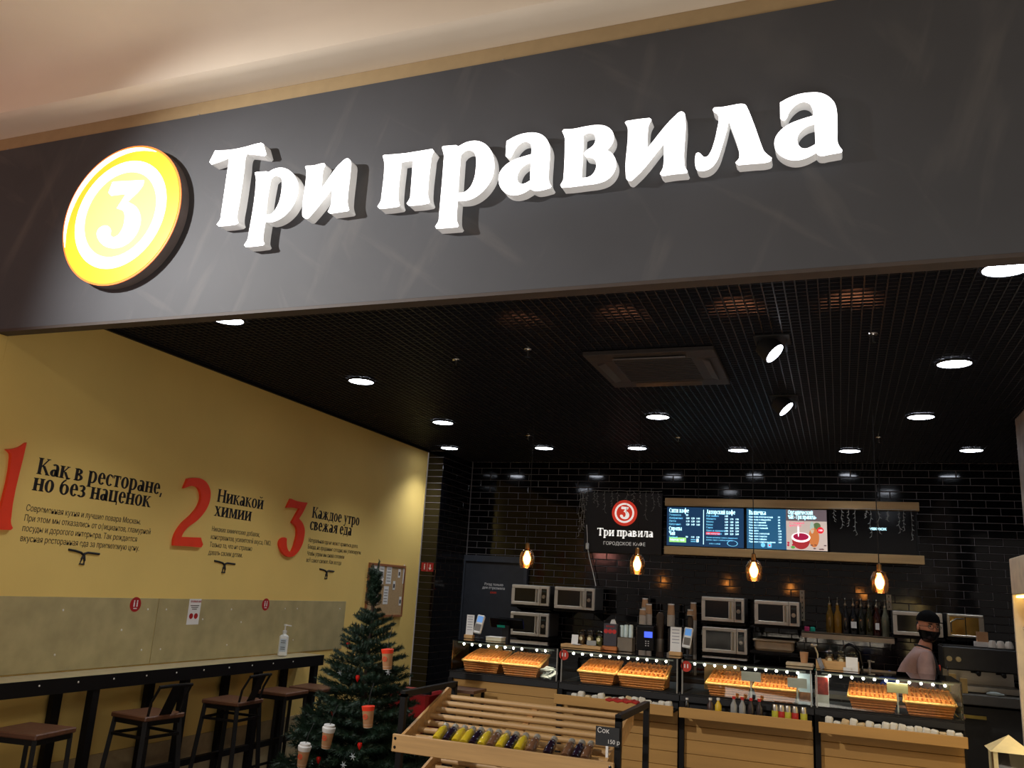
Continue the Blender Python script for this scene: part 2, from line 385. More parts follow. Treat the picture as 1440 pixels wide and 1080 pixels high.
# beige strip and cove of the mall ceiling over the fascia
mc = struct('ceiling', MB().box((-1.6, FY+.135, 4.16), (10.4, .25, .084)), M_BEIGE)
prof = [(3.33, 4.203), (3.05, 4.203), (3.02, 4.208), (3.0, 4.22), (2.99, 4.25), (2.985, 4.32), (2.97, 4.38), (2.93, 4.44), (2.86, 4.48), (2.74, 4.505), (2.6, 4.51), (-7, 4.51), (-7, 4.7), (3.33, 4.7)]
cv = MB().poly([(-6.8, y, z) for y, z in prof], (10.4, 0, 0)).build('cove', M_CREAM, mc, smooth=True)
for k, px in enumerate(((10, 200), (278, 153), (707, 72), (938, 32))):
    p = at(*px, Y=FY-.004)
    m = MB(); m.cyl((0, .0, -.02), (0, 0, .045), .006); m.lathe([(.012, 0), (.014, .004), (.014, .01), (.006, .012)], (0, 0, .0))
    m.tube([(.016*math.cos(a*PI/6), 0, .058+.016*math.sin(a*PI/6)) for a in range(13)], .004, 6)
    o = m.build('eyebolt', M_STEEL, None, loc=(p.x, FY+.02, 4.118))
    tag(o, 'steel eyebolt on top edge of dark fascia, ' + ('beyond the round sign', 'above the round sign', 'above the start of the long word', 'above the last letters')[k], 'bolt', 'eyebolts along the fascia top')

# black glazed running-bond tiles
BL, BH = .248, .0742
tm = bmesh.new(); bmesh.ops.create_cube(tm, size=1); bmesh.ops.scale(tm, vec=(BL-.0045, .012, BH-.0045), verts=tm.verts)
fe = [e for e in tm.edges if all(v.co.y < 0 for v in e.verts)]
bmesh.ops.bevel(tm, geom=fe, offset=.0045, segments=1, affect='EDGES')
tile_me = bpy.data.meshes.new('brick'); tm.to_mesh(tile_me); tm.free(); tile_me.materials.append(M_BRICK)
rnd = random.Random(3)
def brickpos(x0, x1, z0, z1):
    out = []
    for r in range(int((z1-z0)/BH)):
        off = (r % 2)*BL/2
        k = 0
        while x0+off+k*BL+BL <= x1+.002:
            out.append((x0+off+k*BL+BL/2, z0+r*BH+BH/2)); k += 1
        if off: out.append((x0+BL/4, z0+r*BH+BH/2, 'h'))
        if x1-(x0+off+k*BL) > BL*.3: out.append((x1-(x1-(x0+off+k*BL))/2, z0+r*BH+BH/2, x1-(x0+off+k*BL)))
    return out
bs = brickpos(-4.2, 2.3, .9, 3.42)
vis = [b for b in bs if len(b) == 2 and 1.75 < b[1] < 3.2 and b[0] < 1.65 and not (-1.9 < b[0] < .8 and 2.1 < b[1] < 2.85)]
vis.sort(key=lambda b: abs(b[1]-2.7)+.12*abs(b[0]+2.4)); near = set(vis[:285])
rest = MB()
for b in bs:
    if b in near:
        o = link('brick', tile_me, wb, (b[0], BW+.002+rnd.uniform(-.0008, .0008), b[1])); o.rotation_euler = (rnd.uniform(-.005, .005), 0, rnd.uniform(-.007, .007))
    else:
        wd = BL-.0045 if len(b) == 2 else (BL/2-.0045 if b[2] == 'h' else b[2]-.0045)
        rest.box((b[0], BW+.002, b[1]), (wd, .012, BH-.0045), rot=Matrix.Rotation(rnd.uniform(-.01, .01), 3, 'Z'), bev=.003)
rest.build('brick_field', M_BRICK, wb, kind='stuff')
# pillar: front face (facing the mall) and the side face toward the kitchen
pf = MB(); pn = 0
for r in range(-9, 34):
    z = .9+r*BH+BH/2
    if r >= 10:
        o = link('brick', None or tile_me, wp, (LW+.105, 8.683, z)); o.scale = (.195/BL, 1, 1)
    else: pf.box((LW+.105, 8.683, z), (.19, .012, BH-.0045), bev=.003)
    off = (r % 2)*BL/2; y = 8.68-off
    while y < BW-.01:
        a, b = max(y, 8.68), min(y+BL, BW-.006)
        if b-a > .03: pf.box((-4.212, (a+b)/2, z), (.012, b-a-.0045, BH-.0045), bev=.003)
        y += BL
pf.build('brick_field', M_BRICK, wp, kind='stuff')
rf = MB()
for b in brickpos(7.4, 9.45, .9, 3.42):
    wd = BL-.0045 if len(b) == 2 else (BL/2-.0045 if b[2] == 'h' else b[2]-.0045)
    rf.box((2.296, b[0], b[1]), (.012, wd, BH-.0045), bev=.003)
rf.build('brick_field', M_BRICK, wr, kind='stuff')

# open cell ceiling: one blade object per line, both ways
PIT = .0515
m = MB().box((0, 0, 0), (.0065, 6.1, .04)); long_me = m.build('blade', M_BLADE, ceil_slab, loc=(LW+.03, 6.45, CEIL+.02))
k = 1; x = LW+.03+PIT
while x < 1.7:
    link('blade', long_me.data, ceil_slab, (x, 6.45, CEIL+.02)); x += PIT
m = MB().box((0, 0, 0), (6.15, .005, .038)); cr = m.build('blade', M_BLADE, ceil_slab, loc=(-1.35, 3.42, CEIL+.0215))
y = 3.42+PIT
while y < 9.48:
    link('blade', cr.data, ceil_slab, (-1.35, y, CEIL+.0215)); y += PIT
# plain dark margin where the grid meets the tan wall
struct('trim_1', MB().box((LW+.012, 6.3, CEIL+.01), (.024, 6.2, .06)), M_STEELB)

# lamps added over the grid behind the fascia to cast orange patches
for k, xx in enumerate((-1.60, -1.02, -.40, .17)):
    t = thing('added_plenum_lamp', 'warm service lamp above the open ceiling grid, ' + ORD[k] + ' counted from the tan wall', 'lamp', (xx, 3.46, 3.72), group='warm lamps above the grid')
    MB().lathe([(.02, -.06), (.035, -.02), (.04, .06), (.02, .08)], n=14).build('lamp_housing', M_STEELB, t)
    MB().lathe([(.0, .0815), (.018, .082)], n=12).build('lens', M_STEELB, t)
    d = Vector((-.08, .84, -.42)); lamp('SPOT', 'orange_patch_light', (xx, 3.49, 3.70), 90, (1, .36, .16), d, spot_size=.36, spot_blend=.8, shadow_soft_size=.03)

# ------------------------------------------------------------------ downlights
DLS = [(1366, 633), (1195, 634), (1038, 633), (896, 630), (765, 630), (632, 630), (1295, 586), (925, 586), (623, 594), (1342, 511), (508, 536), (320, 449), (1415, 377)]
DLN = ['in the back row above the coffee machine end', 'in the back row above the dark screen', 'in the back row above the menu screens', 'in the back row above the round logo', 'in the back row above the grey door',
       'in the back corner beside the tan wall', 'in the second row above the barista', 'in the second row beyond the ceiling cassette', 'in the second row near the tan wall', 'in the third row near the grey wall',
       'in the third row near the tan wall', 'right behind the fascia beside the tan wall', 'right behind the fascia at its far end']
for k, p in enumerate(DLS):
    q = at(*p, Z=CEIL-.01)
    t = thing('downlight', 'round recessed downlight ' + DLN[k], 'ceiling light', (q.x, q.y, CEIL-.014), group='recessed ceiling downlights')
    MB().lathe([(.104, .0125), (.106, .006), (.104, .0), (.096, -.003), (.094, .004)], n=32).build('trim_ring', M_BLKM, t, smooth=True)
    MB().lathe([(.0, -.004), (.07, -.0035), (.094, .0), (.094, .0125), (0, .0125)], n=32).build('lens', M_DL, t)
    e = 26 if k not in (5, 8, 10, 11) else 66
    lamp('SPOT', 'downlight_beam', (q.x, q.y, CEIL-.03), e, (.92, .96, 1), (0, 0, -1), spot_size=2.0, spot_blend=.9, shadow_soft_size=.07)
for k, (p, dr) in enumerate((((1086, 493), (.72, -.15, -.72)), ((1103, 572), (.70, -.10, -.74)))):
    q = at(*p, Z=CEIL-.07)
    t = thing('spotlight', 'tilted black ceiling spotlight, the ' + ('nearer one beside the ceiling cassette' if k == 0 else 'farther one above the menu screens'), 'spotlight', (q.x, q.y, CEIL), group='tilted ceiling spotlights')
    d = Vector(dr).normalized(); R = d.to_track_quat('-Z', 'Y').to_matrix(); c = Vector((0, 0, -.075))
    MB().box((0, .0, -.004), (.2, .2, .012), bev=.003).build('mount_plate', M_BLKM, t)
    MB().lathe([(.03, .085), (.062, .07), (.07, .0), (.07, -.02)], c, n=24, rot=R).build('housing', M_BLKM, t, smooth=True)
    MB().lathe([(.0, -.021), (.062, -.021), (.062, -.012), (0, -.012)], c, n=24, rot=R).build('lens', M_DL, t)
    MB().bar((-.08, .0, -.005), (-.08, 0, -.085), .01).bar((.08, 0, -.005), (.08, 0, -.085), .01).build('bracket', M_BLKM, t)
    lamp('SPOT', 'spot_beam', (q.x+d.x*.1, q.y+d.y*.1, CEIL-.14), 12, (.92, .96, 1), d, spot_size=1.0, spot_blend=.6, shadow_soft_size=.05)

# ceiling cassette
t = thing('ceiling_cassette', 'dark square air conditioning cassette set in the black grid ceiling', 'air conditioner', (-1.075, 5.38, CEIL-.02))
DK = mat('dark_brown_plastic', (58, 52, 50), .5)
m = MB()
for sx, sy, cx, cy in ((.82, .16, 0, -.35), (.82, .16, 0, .35), (.16, .54, -.33, 0), (.16, .54, .33, 0)): m.box((cx, cy, 0), (sx, sy, .03), bev=.004)
m.build('panel_frame', DK, t)
for k in range(4):
    R = Matrix.Rotation(k*PI/2, 3, 'Z'); p = R @ Vector((0, -.335, -.019))
    MB().box(p, (.46, .05, .008), R @ Matrix.Rotation(.35, 3, 'X')).build('louvre', mat('louvre_plastic', (74, 66, 62), .35), t)
m = MB().box((0, 0, .02), (.5, .5, .01)); m.build('filter', M_BLKM, t)
for k in range(12): MB().box((0, -.23+k*.042, .0), (.5, .012, .02)).build('grille_slat', DK, t)
for k, p in enumerate(((742, 498), (641, 512), (743, 617), (1228, 477), (1236, 620), (954, 620))):
    q = at(*p, Z=CEIL-.03)
    m = MB().lathe([(.028, 0), (.026, -.006), (.01, -.008), (.008, -.045), (.016, -.048), (.016, -.052)], n=14)
    tag(m.build('sprinkler', M_CHROME, None, loc=(q.x, q.y, CEIL+.002), smooth=True), 'small chrome fire sprinkler under the black grid ceiling, ' + ('before the pillar row beside the cassette', 'nearest the tan wall', 'deep inside above the grey door', 'beside the nearer tilted spotlight', 'above the dark screen', 'above the menu screens')[k], 'sprinkler', 'ceiling sprinklers')

# ------------------------------------------------------------------ the illuminated sign
LET = [
 ('Т', 'the first capital', (290, 190, 7.2), ["90,157c 250,148 400,118 480,95 555,78c 578,90c 606,192c 588,212c 500,198 412,190c 400,210 385,330 330,700 312,800 312,850 322,885c 300,903c 220,915 125,922c 106,905c 142,852 152,790 234,228c 130,270 52,296c 32,272c"]),
 ('р', 'second in the short word', (330, 220, 7.71), ["218,178c 232,170c 345,162c 368,170c 430,135 510,122 590,150 655,220 685,310 675,420 630,530 550,630 460,690 380,712 330,706c 305,880 305,905 320,945c 302,962c 200,975 118,980c 103,960c 140,900 150,850 232,260 230,230", "392,245c 430,212 470,212 505,235 512,290 500,420 475,510 430,590 385,630 335,632c 355,450"]),
 ('и', 'third and last of the short word', (410, 210, 9.82), ["187,243c 203,228c 310,222 400,198 450,192c 464,213c 435,280 425,340 407,548c 722,148 775,125 805,145 818,180 815,260 770,690 770,740 792,832c 772,850c 650,868 530,885c 500,862c 540,775 548,730 557,540c 250,925 215,955 185,952 155,925 148,880 205,350 205,300"]),
 ('п', 'opening the long word', (525, 190, 9.0), ["118,265c 136,252c 400,230 560,205 745,175c 765,200c 735,265 725,340 688,700 690,770 711,842c 695,862c 600,880 448,892c 422,865c 465,790 470,740 502,318c 355,342c 312,760 314,820 331,882c 316,902c 200,920 76,930c 52,902c 95,830 102,780 140,390 135,325"]),
 ('р', 'second in the long word', (605, 190, 7.45), ["122,128c 138,115c 270,105c 295,118c 380,75 480,60 570,90 640,170 668,290 655,420 590,540 490,635 390,680 285,688c 275,870 278,900 296,945c 280,962c 180,970 65,978c 52,958c 88,895 92,850 140,280 143,210", "318,210c 350,175 400,155 455,175 480,235 478,350 462,450 415,550 350,600 290,605c 300,450"]),
 ('а', 'third in the long word', (695, 180, 9.82), ["170,182c 300,110 430,72 560,65 660,95 730,165 768,270 765,400 750,700 757,745 787,800c 772,825c 640,860 560,865 495,838c 400,895 290,925 200,915 120,865 70,780 60,700 80,610 150,520 260,445 400,395 512,362c 515,280 500,220 450,187 390,195 310,260 260,340 230,395 195,412 158,385c", "505,470c 420,510 350,580 318,660 322,730 370,772 430,762 495,725c"]),
 ('в', 'fourth in the long word', (780, 165, 9.39), ["100,185c 118,160c 250,152 400,122 560,102 670,115 750,170 780,250 765,330 720,395 682,430c 750,470 800,550 808,640 770,740 690,820 580,865 400,892 200,918 92,925c 75,895c 112,825 118,780 135,330 133,270", "380,232c 420,212 500,210 530,240 535,320 500,380 430,430 392,465 392,495 415,518 480,530 530,560 550,630 530,710 480,770 420,795 357,800c"]),
 ('и', 'fifth in the long word', (870, 150, 9.0), ["80,202c 95,183c 240,160 390,143c 413,162c 378,235 368,300 360,530c 730,100 790,62 830,80 843,140 828,720 835,755 871,818c 855,838c 700,852 555,875c 522,848c 560,775 568,730 575,460c 190,910 145,937 105,920 92,880 118,300 112,255"]),
 ('л', 'sixth in the long word', (970, 140, 9.39), ["302,132c 325,105c 430,98 560,75 690,57 735,70 760,110 850,330 950,610 980,680 1030,730 1081,768c 1072,802c 1040,820 820,845 640,862c 603,832c 650,775 655,710 640,640 512,275c 480,420 415,650 370,780 310,870 240,920 150,940 95,925 75,880 75,740 88,710 120,703 150,725 185,758 225,755 265,710 320,570 360,400 382,240 365,190 320,160"]),
 ('а', 'seventh and last in the long word', (1080, 120, 9.0), ["152,218c 270,155 400,110 560,90 670,97 770,145 840,220 868,310 878,560 882,720 900,765 942,822c 928,846c 800,868 650,885 610,850c 510,905 400,940 290,942 180,900 105,830 80,740 100,650 170,560 280,485 420,430 577,382c 565,300 530,235 470,208 400,218 320,275 265,345 230,420 195,443 155,415c", "590,485c 500,515 420,575 370,660 378,735 420,790 480,800 540,778 600,745c"]),
]
LD = .062
for ch, pos, (x0, y0, sc), loops in LET:
    L3 = []
    for lp in loops:
        pts = []
        for p in outline(lp):
            q = at(x0+p.x/sc, y0+p.y/sc, Y=FY-LD); pts.append((q.x, q.z))
        L3.append(pts)
    cx = sum(p[0] for p in L3[0])/len(L3[0]); cz = min(p[1] for p in L3[0])
    L3 = [[(a-cx, b-cz) for a, b in lp] for lp in L3]
    t = thing('sign_letter', 'glowing white raised sign letter ' + ch + ' on the dark fascia, ' + pos, 'sign letter', (cx, FY, cz), group='illuminated letters of the shop sign')
    shape('letter_casing', L3, LD-.004, FRONT, (0, -.0005, 0), M_SIDE, t)
    shape('letter_face', L3, .004, FRONT, (0, -(LD-.0035), 0), M_FACE, t)

# round emblem
ec = Vector((0, 0, 0)); pl, pr, pt_, pb = at(89, 320, Y=FY-.064), at(255, 268, Y=FY-.064), at(190, 203.5, Y=FY-.064), at(155, 402, Y=FY-.064)
ex, ez, er = (pl.x+pr.x)/2, (pt_.z+pb.z)/2, ((pr.x-pl.x)+(pt_.z-pb.z))/4
t = thing('round_sign', 'round amber light box with white ring and numeral 3 at the start of the sign', 'sign', (ex, FY, ez))
def circ(r, n=72, cx=0, cz=0, a0=0, a1=360): return [(cx+r*math.cos(math.radians(a0+(a1-a0)*k/n)), cz+r*math.sin(math.radians(a0+(a1-a0)*k/n))) for k in range(n+(a1-a0 != 360))]
shape('casing', [circ(er)], .056, FRONT, (0, -.0005, 0), mat('sign_grey_side', (120, 110, 108), .4), t)
shape('face', [circ(er)], .004, FRONT, (0, -.0565, 0), M_RIM, t)
shape('outer_face', [circ(er*.975), circ(er*.77)], .003, FRONT, (0, -.0605, 0), M_AMBER, t)
shape('inner_face', [circ(er*.61)], .003, FRONT, (0, -.0605, 0), M_YELLOW, t)
shape('ring', [circ(er*.77), circ(er*.61)], .005, FRONT, (0, -.0605, 0), M_FACE, t)
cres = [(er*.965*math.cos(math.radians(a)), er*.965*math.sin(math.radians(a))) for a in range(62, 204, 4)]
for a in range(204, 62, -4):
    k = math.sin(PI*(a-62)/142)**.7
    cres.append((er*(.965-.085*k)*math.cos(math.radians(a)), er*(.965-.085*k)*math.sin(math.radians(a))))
shape('crescent_arc', [cres], .005, FRONT, (0, -.0605, 0), M_FACE, t)  # white crescent printed on the face
three = "385,326c 405,322c 602,312c 592,350 490,460c 550,500 578,570 560,660 500,740 420,778 340,770 290,725 278,670 310,632 350,628 372,655 372,695 395,705 440,670 468,590 460,525 415,505c 480,405c 375,418c 357,398c"
tp = [at(80+p.x/4.91, 190+p.y/4.91, Y=FY-.064) for p in outline(three)]
shape('numeral', [[(p.x-ex, p.z-ez) for p in tp]], .005, FRONT, (0, -.0605, 0), M_FACE, t)

# ------------------------------------------------------------------ tan wall: numerals, lettering, board, panels
NUM = [
 ('1', (0, 610, 7.2), "272,88c 210,130 140,152 70,158c 110,200 115,240 -15,870 -25,920 -62,955c -55,968c 110,975c 132,955c 115,915 112,870"),
 ('2', (235, 660, 9.0), "265,118c 340,108 430,118 500,165 545,250 552,340 530,440 470,550 380,650 270,730 210,800 185,855c 430,865c 440,905 457,950c 435,988c 280,975 85,965c 95,870 130,780 210,670 310,580 390,480 430,380 425,290 385,225 310,210 215,240c"),
 ('3', (385, 690, 10.8), "265,122c 330,150 420,172 515,182c 440,340 385,425c 440,490 470,580 465,700 430,830 370,930 300,995 220,1005 150,960 100,870 90,790 115,735 160,710 200,725c 200,820 215,890 255,935 300,880 335,770 360,650 345,550 280,480c 395,275c 310,258 200,258c"),
]
for ch, (x0, y0, sc), ol in NUM:
    pts = [at(x0+p.x/sc, y0+p.y/sc, X=LW+.022) for p in outline(ol)]
    cy = sum(p.y for p in pts)/len(pts); cz = min(p.z for p in pts)
    o = shape('wall_numeral', [[(p.y-cy, p.z-cz) for p in pts]], .0215, LEFTW, (0, 0, 0), M_RED)
    o.location = (LW+.0003, cy, cz); tag(o, 'raised red numeral ' + {'1': 'one', '2': 'two', '3': 'three'}[ch] + ' mounted on the tan wall', 'numeral', 'red numerals on the tan wall')
def wtext(px0, px1, s, xhpx=None):
    pass
BLK = [
 ('Как в ресторане,', (49, 673), (229, 690), 'но без наценок', (44, 692), (211, 711), .097,
  'Современная кухня и лучшие повара Москвы.\nПри этом мы отказались от официантов, гламурной\nпосуды и дорогого интерьера. Так рождается\nвкусная ресторанная еда за приемлемую цену.', (37, 712), (213, 739), (104, 770), (133, 773), 'beside the red numeral one'),
 ('Никакой', (304, 708), (370, 714), 'химии', (300, 727), (353, 731), .097,
  'Никаких химических добавок,\nконсервантов, усилителей вкуса, ГМО.\nТолько то, что не страшно\nдавать своим детям.', (298, 742), (382, 757), (300, 786), (332, 788), 'beside the red numeral two'),
 ('Каждое утро', (438, 729), (505, 738), 'свежая еда', (435, 745), (494, 753), .097,
  'Натуральная еда не может храниться долго.\nБлюда, не проданные сегодня, мы утилизируем.\nЧтобы утром мы снова готовили\nвсё самое свежее. Как всегда', (434, 758), (508, 774), (448, 797), (471, 799), 'beside the red numeral three'),
]
for h1, a1, b1, h2, a2, b2, sz, body, c0, c1, f0, f1, lab in BLK:
    t = thing('wall_lettering', 'black printed slogan and small paragraph on the tan wall ' + lab, 'lettering', (LW, 0, 0), group='slogans on the tan wall')
    for s, a, b in ((h1, a1, b1), (h2, a2, b2)):
        p, q = at(*a, X=LW), at(*b, X=LW)
        z = (p.z+q.z)/2; wdt = q.y-p.y
        sx_ = wdt/(serif_width(s)*sz); xx = 0
        for wd_ in s.split(' '):
            serif('heading_word', wd_, sz, LEFTW, (.0003, p.y+xx*sz*sx_, z+(q.z-p.z)*0), M_INK, t, sx=sx_); xx += serif_width(wd_)+serif_width(' ')
    p, q = at(*c0, X=LW), at(*c1, X=LW)
    tx = text('paragraph', body, .052, LEFTW, (.0003, 0, 0), M_INK2, t, spacing=1.12)
    wid = max(v.co.y for v in tx.data.vertices)
    for v in tx.data.vertices: v.co.y *= (q.y-p.y)/wid
    tx.location = (0, p.y, p.z-.025)
    p, q = at(*f0, X=LW), at(*f1, X=LW)
    w_ = .24; cy, cz = (p.y+q.y)/2, 1.752
    fl = [(-.5, .1), (-.3, .085), (-.1, .05), (.02, -.02), (.055, -.14), (.05, -.24), (-.08, -.24), (-.04, -.10), (.03, .03), (.12, .06), (.5, .045)]
    MB().tube([(.003, cy+a*w_, cz+b*w_*1.0) for a, b in fl], .0075, 6).build('flourish', M_INK, t)

# wainscot panels with round-headed fixings
seam = at(218, 880, X=LW+.006).y
for k, (y0, y1) in enumerate(((3.28, seam-.003), (seam+.003, 7.2))):
    t = thing('wainscot_panel', ('longer ' if k else 'nearer ') + 'worn grey wall panel behind the bar table, ' + ('ending beside the fir tree' if k else 'at the shop entrance'), 'wall panel', (LW, (y0+y1)/2, 1.062))
    MB().box((.0035, 0, .216), (.006, y1-y0, .432), bev=.001).build('board', M_PANEL, t)
    for px in ((89, 858), (208, 857), (234, 857), (171, 886), (77, 921), (199, 914), (225.5, 913), (285, 871), (319, 907), (325.6, 857), (401, 856), (418, 856), (478, 856), (339, 875), (412, 900)):
        q = at(*px, X=LW+.008)
        if y0 < q.y < y1: MB().sph((.0075, q.y-(y0+y1)/2, q.z-1.062), .007, (.5, 1, 1), 8).build('screw', M_SCREW, t)
struct('baseboard_left', MB().box((LW+.006, 5.9, .27), (.012, 5.3, .54)), M_KICK)
for k, px in enumerate(((191, 850), (374, 850))):
    q = at(*px, X=LW+.01)
    t = thing('round_sticker', 'small red round sticker with white figures on the grey wall panel, ' + ('beside the pinned notice' if k == 0 else 'above the sanitiser bottle'), 'sticker', (LW+.0068, q.y, q.z), group='round red stickers')
    shape('disc', [circ(.048, 32)], .0015, LEFTW, (0, 0, 0), mat('sticker_red', (168, 32, 34), .4), t)
    m = MB()
    for s in (-1, 1):
        m.box((.0022, s*.013, .0), (.0012, .010, .03)); m.sph((.0022, s*.013, .022), .006, (.2, 1, 1), 8)
    m.box((.0022, 0, -.026), (.0012, .03, .006)); m.build('figures', M_PAPER, t)
p0, p1 = at(261, 842, X=LW+.01), at(285, 878, X=LW+.01)
t = thing('notice_sheet', 'white paper notice with two red dots stuck on the grey wall panel', 'notice', (LW+.0068, (p0.y+p1.y)/2, p1.z))
hh = p0.z-p1.z; ww = .125
MB().box((.001, 0, hh/2), (.001, ww, hh)).build('sheet', M_PAPER, t)
for s in (-1, 1): shape('red_dot', [circ(.02, 20, s*.025, hh*.33)], .0008, LEFTW, (.0016, 0, 0), mat('sticker_red', (168, 32, 34)), t)
text('print', 'ВНИМАНИЕ', .02, LEFTW, (.0016, -.05, hh*.86), MATS['sticker_red'], t)
for j in range(3): MB().box((.002, 0, hh*(.74-j*.07)), (.0008, .09-.02*j, .005)).build('print_line', M_INK2, t)

# cork board
c = [at(*p, X=LW+.012) for p in ((520, 790), (571, 797), (560, 868), (513, 868))]
y0, y1, z0, z1 = 7.56, 8.33, 1.345, 1.875
t = thing('cork_board', 'cork notice board with papers hanging on the tan wall behind the fir tree', 'notice board', (LW, (y0+y1)/2, z0))
W, H = y1-y0, z1-z0
MB().box((.008, 0, H/2), (.012, W-.02, H-.02)).build('cork', M_CORK, t)
for a, b in (((0, .01), (W, .02)), ((0, H-.01), (W, .02))): MB().box((.011, 0, a[1]), (.02, W, .022)).build('frame_rail', M_CORKF, t)
for s in (-1, 1): MB().box((.011, s*(W/2-.01), H/2), (.02, .022, H-.044)).build('frame_rail', M_CORKF, t)
g = 'papers pinned on the cork board'
for j, (px, w_, h_) in enumerate((((527, 808), .10, .19), ((537, 808), .10, .19), ((547.5, 808), .11, .19), ((529, 836), .10, .18), ((533.5, 836), .02, .18), ((543, 837), .10, .18))):
    if j == 4: continue
    q = at(*px, X=LW+.02)
    s = thing('pinned_sheet', 'white printed sheet pinned to the cork board, ' + ('top row nearest the mall', 'top row middle', 'top row farthest in', 'bottom row nearest the mall', '', 'bottom row farthest in')[j], 'paper', (LW+.0145, q.y, q.z-h_/2), group=g)
    MB().box((.001, 0, h_/2), (.001, w_, h_)).build('sheet', M_PAPER, s)
    for i in range(5): MB().box((.0018, -.005*(i % 2), h_*(.15+.16*i)), (.0008, w_*.7, .006)).build('print_line', M_INK2, s)
for j, px in enumerate(((562, 807), (554.5, 824), (563, 846), (568, 808))):
    q = at(*px, X=LW+.02)
    s = thing('pinned_note', 'small pinned ' + ('photo note in the upper part', 'photo note in the middle', 'photo note near the lower corner', 'narrow white strip at the far edge')[j] + ' of the cork board', 'note', (LW+.0145, q.y, q.z-.04), group=g)
    MB().box((.001, 0, .045), (.001, .05 if j < 3 else .02, .09 if j < 3 else .2)).build('sheet', M_PAPER, s)
    if j < 3: MB().box((.002, 0, .04), (.0008, .03, .04)).build('picture', M_INK, s)

# exit arrow sign on the pillar face
a, b = at(590, 792, Y=8.66), at(609, 804, Y=8.66)
t = thing('exit_sign', 'small red evacuation sign with white figure and arrow on the black tiled pillar', 'sign', ((a.x+b.x)/2+.0, 8.674, b.z))
wd, ht = .15, .095; t.location.x = LW+.105
MB().box((0, -.002, ht/2), (wd, .003, ht)).build('plate', mat('sticker_red', (168, 32, 34)), t)
m = MB(); m.box((-.035, -.0045, ht*.45), (.01, .001, .045)); m.sph((-.035, -.0045, ht*.8), .007, (1, .1, 1), 8); m.build('figure', M_PAPER, t)
m = MB(); m.box((.035, -.0045, ht*.6), (.01, .001, .04)); m.poly([(.015, -.004, ht*.42), (.055, -.004, ht*.42), (.035, -.004, ht*.16)], (0, -.001, 0)); m.build('arrow', M_PAPER, t)
MB().box((0, -.0045, ht/2), (.002, .001, ht)).build('divider', M_PAPER, t)

# grey staff door in the back wall
dr = struct('door_1', MB().box((-3.82, BW-.02, 1.0), (.76, .03, 2.0)), mat('grey_door', (46, 49, 56), .5))
struct('door_frame', MB().box((-3.82, BW-.03, 2.035), (.84, .06, .07)).box((-4.215+.01, BW-.03, 1.0), (.04, .06, 2.0)).box((-3.415, BW-.03, 1.0), (.04, .06, 2.0)), mat('grey_door_frame', (56, 60, 68), .45), dr)
MB().cyl((-3.52, BW-.05, 1.02), (-3.52, BW-.04, 1.02), .02).bar((-3.52, BW-.06, 1.02), (-3.62, BW-.06, 1.02), .014).build('door_handle', M_STEEL, dr)
q = at(694, 826, Y=BW-.04)
t = thing('door_lettering', 'small white lettering with a red line under it on the grey staff door', 'lettering', (q.x, BW-.0355, q.z))
text('words', 'Вход только\nдля персонала', .04, FRONT, (0, 0, .02), M_PAPER, t, align='CENTER', bold=.0005)
text('red_word', 'стоп', .036, FRONT, (0, 0, -.07), M_RED, t, align='CENTER', bold=.0005)

# ------------------------------------------------------------------ bar table on the tan wall
TZ = 1.055
t = thing('bar_table', 'long narrow grey topped bar table on black steel legs along the tan wall', 'table', (-4.29, 4.9, 0))
MB().box((0, 0, TZ-.012), (.232, 3.3, .024), bev=.002).build('table_top', M_TABLE, t)
MB().box((.118, 0, TZ-.042), (.006, 3.3, .084)).build('edge_band', M_STEELB, t)
for px in ((56, 964), (111, 958), (161, 953.6), (207, 949), (249, 945), (287.5, 941), (323, 938), (355.5, 933.6), (385, 931), (413, 928.6)):
    q = at(*px, X=-4.165); MB().sph((.122, q.y-4.9, TZ-.03), .006, (.6, 1, 1), 8).build('screw', M_SCREW, t)
MB().box((0, 1.6, TZ-.05), (.22, .05, .05)).box((0, -1.6, TZ-.05), (.22, .05, .05)).build('end_rail', M_STEELB, t)
for yy in (3.34, 4.12, 4.90, 5.70, 6.46): MB().box((.09, yy-4.9, (TZ-.03)/2), (.05, .05, TZ-.03)).build('leg', M_STEELB, t)
for yy in (4.01, 4.76, 5.54, 6.28): MB().box((-.08, yy-4.9, (TZ-.03)/2), (.04, .06, TZ-.03)).build('leg', M_STEELB, t)
MB().box((.09, 0, .43), (.04, 3.2, .04)).build('foot_rail', M_STEELB, t)

# sanitiser bottle
q = at(391, 919, X=-4.28)
t = thing('sanitiser_bottle', 'white pump bottle of hand sanitiser standing on the bar table', 'bottle', (-4.27, 6.08, TZ+.001), rz=.5)
MB().box((0, 0, .085), (.072, .045, .17), bev=.012).lathe([(.022, .165), (.014, .18), (.014, .186)], n=14).build('body', mat('sanitiser_white', (235, 238, 236), .3, var=.02), t, smooth=False)
MB().lathe([(.017, .184), (.017, .205), (.006, .208), (.006, .24), (.012, .242), (.012, .254), (.0, .255)], n=14).build('pump', M_WHITE, t)
MB().bar((0, 0, .249), (.05, 0, .244), .009).build('nozzle', M_WHITE, t)
MB().box((0, -.0232, .09), (.05, .001, .10)).build('label', mat('pale_blue_label', (196, 210, 222), .5), t)
for z in (.06, .075, .11, .125): MB().box((0, -.0242, z), (.036, .001, .005)).build('print_line', M_INK, t)

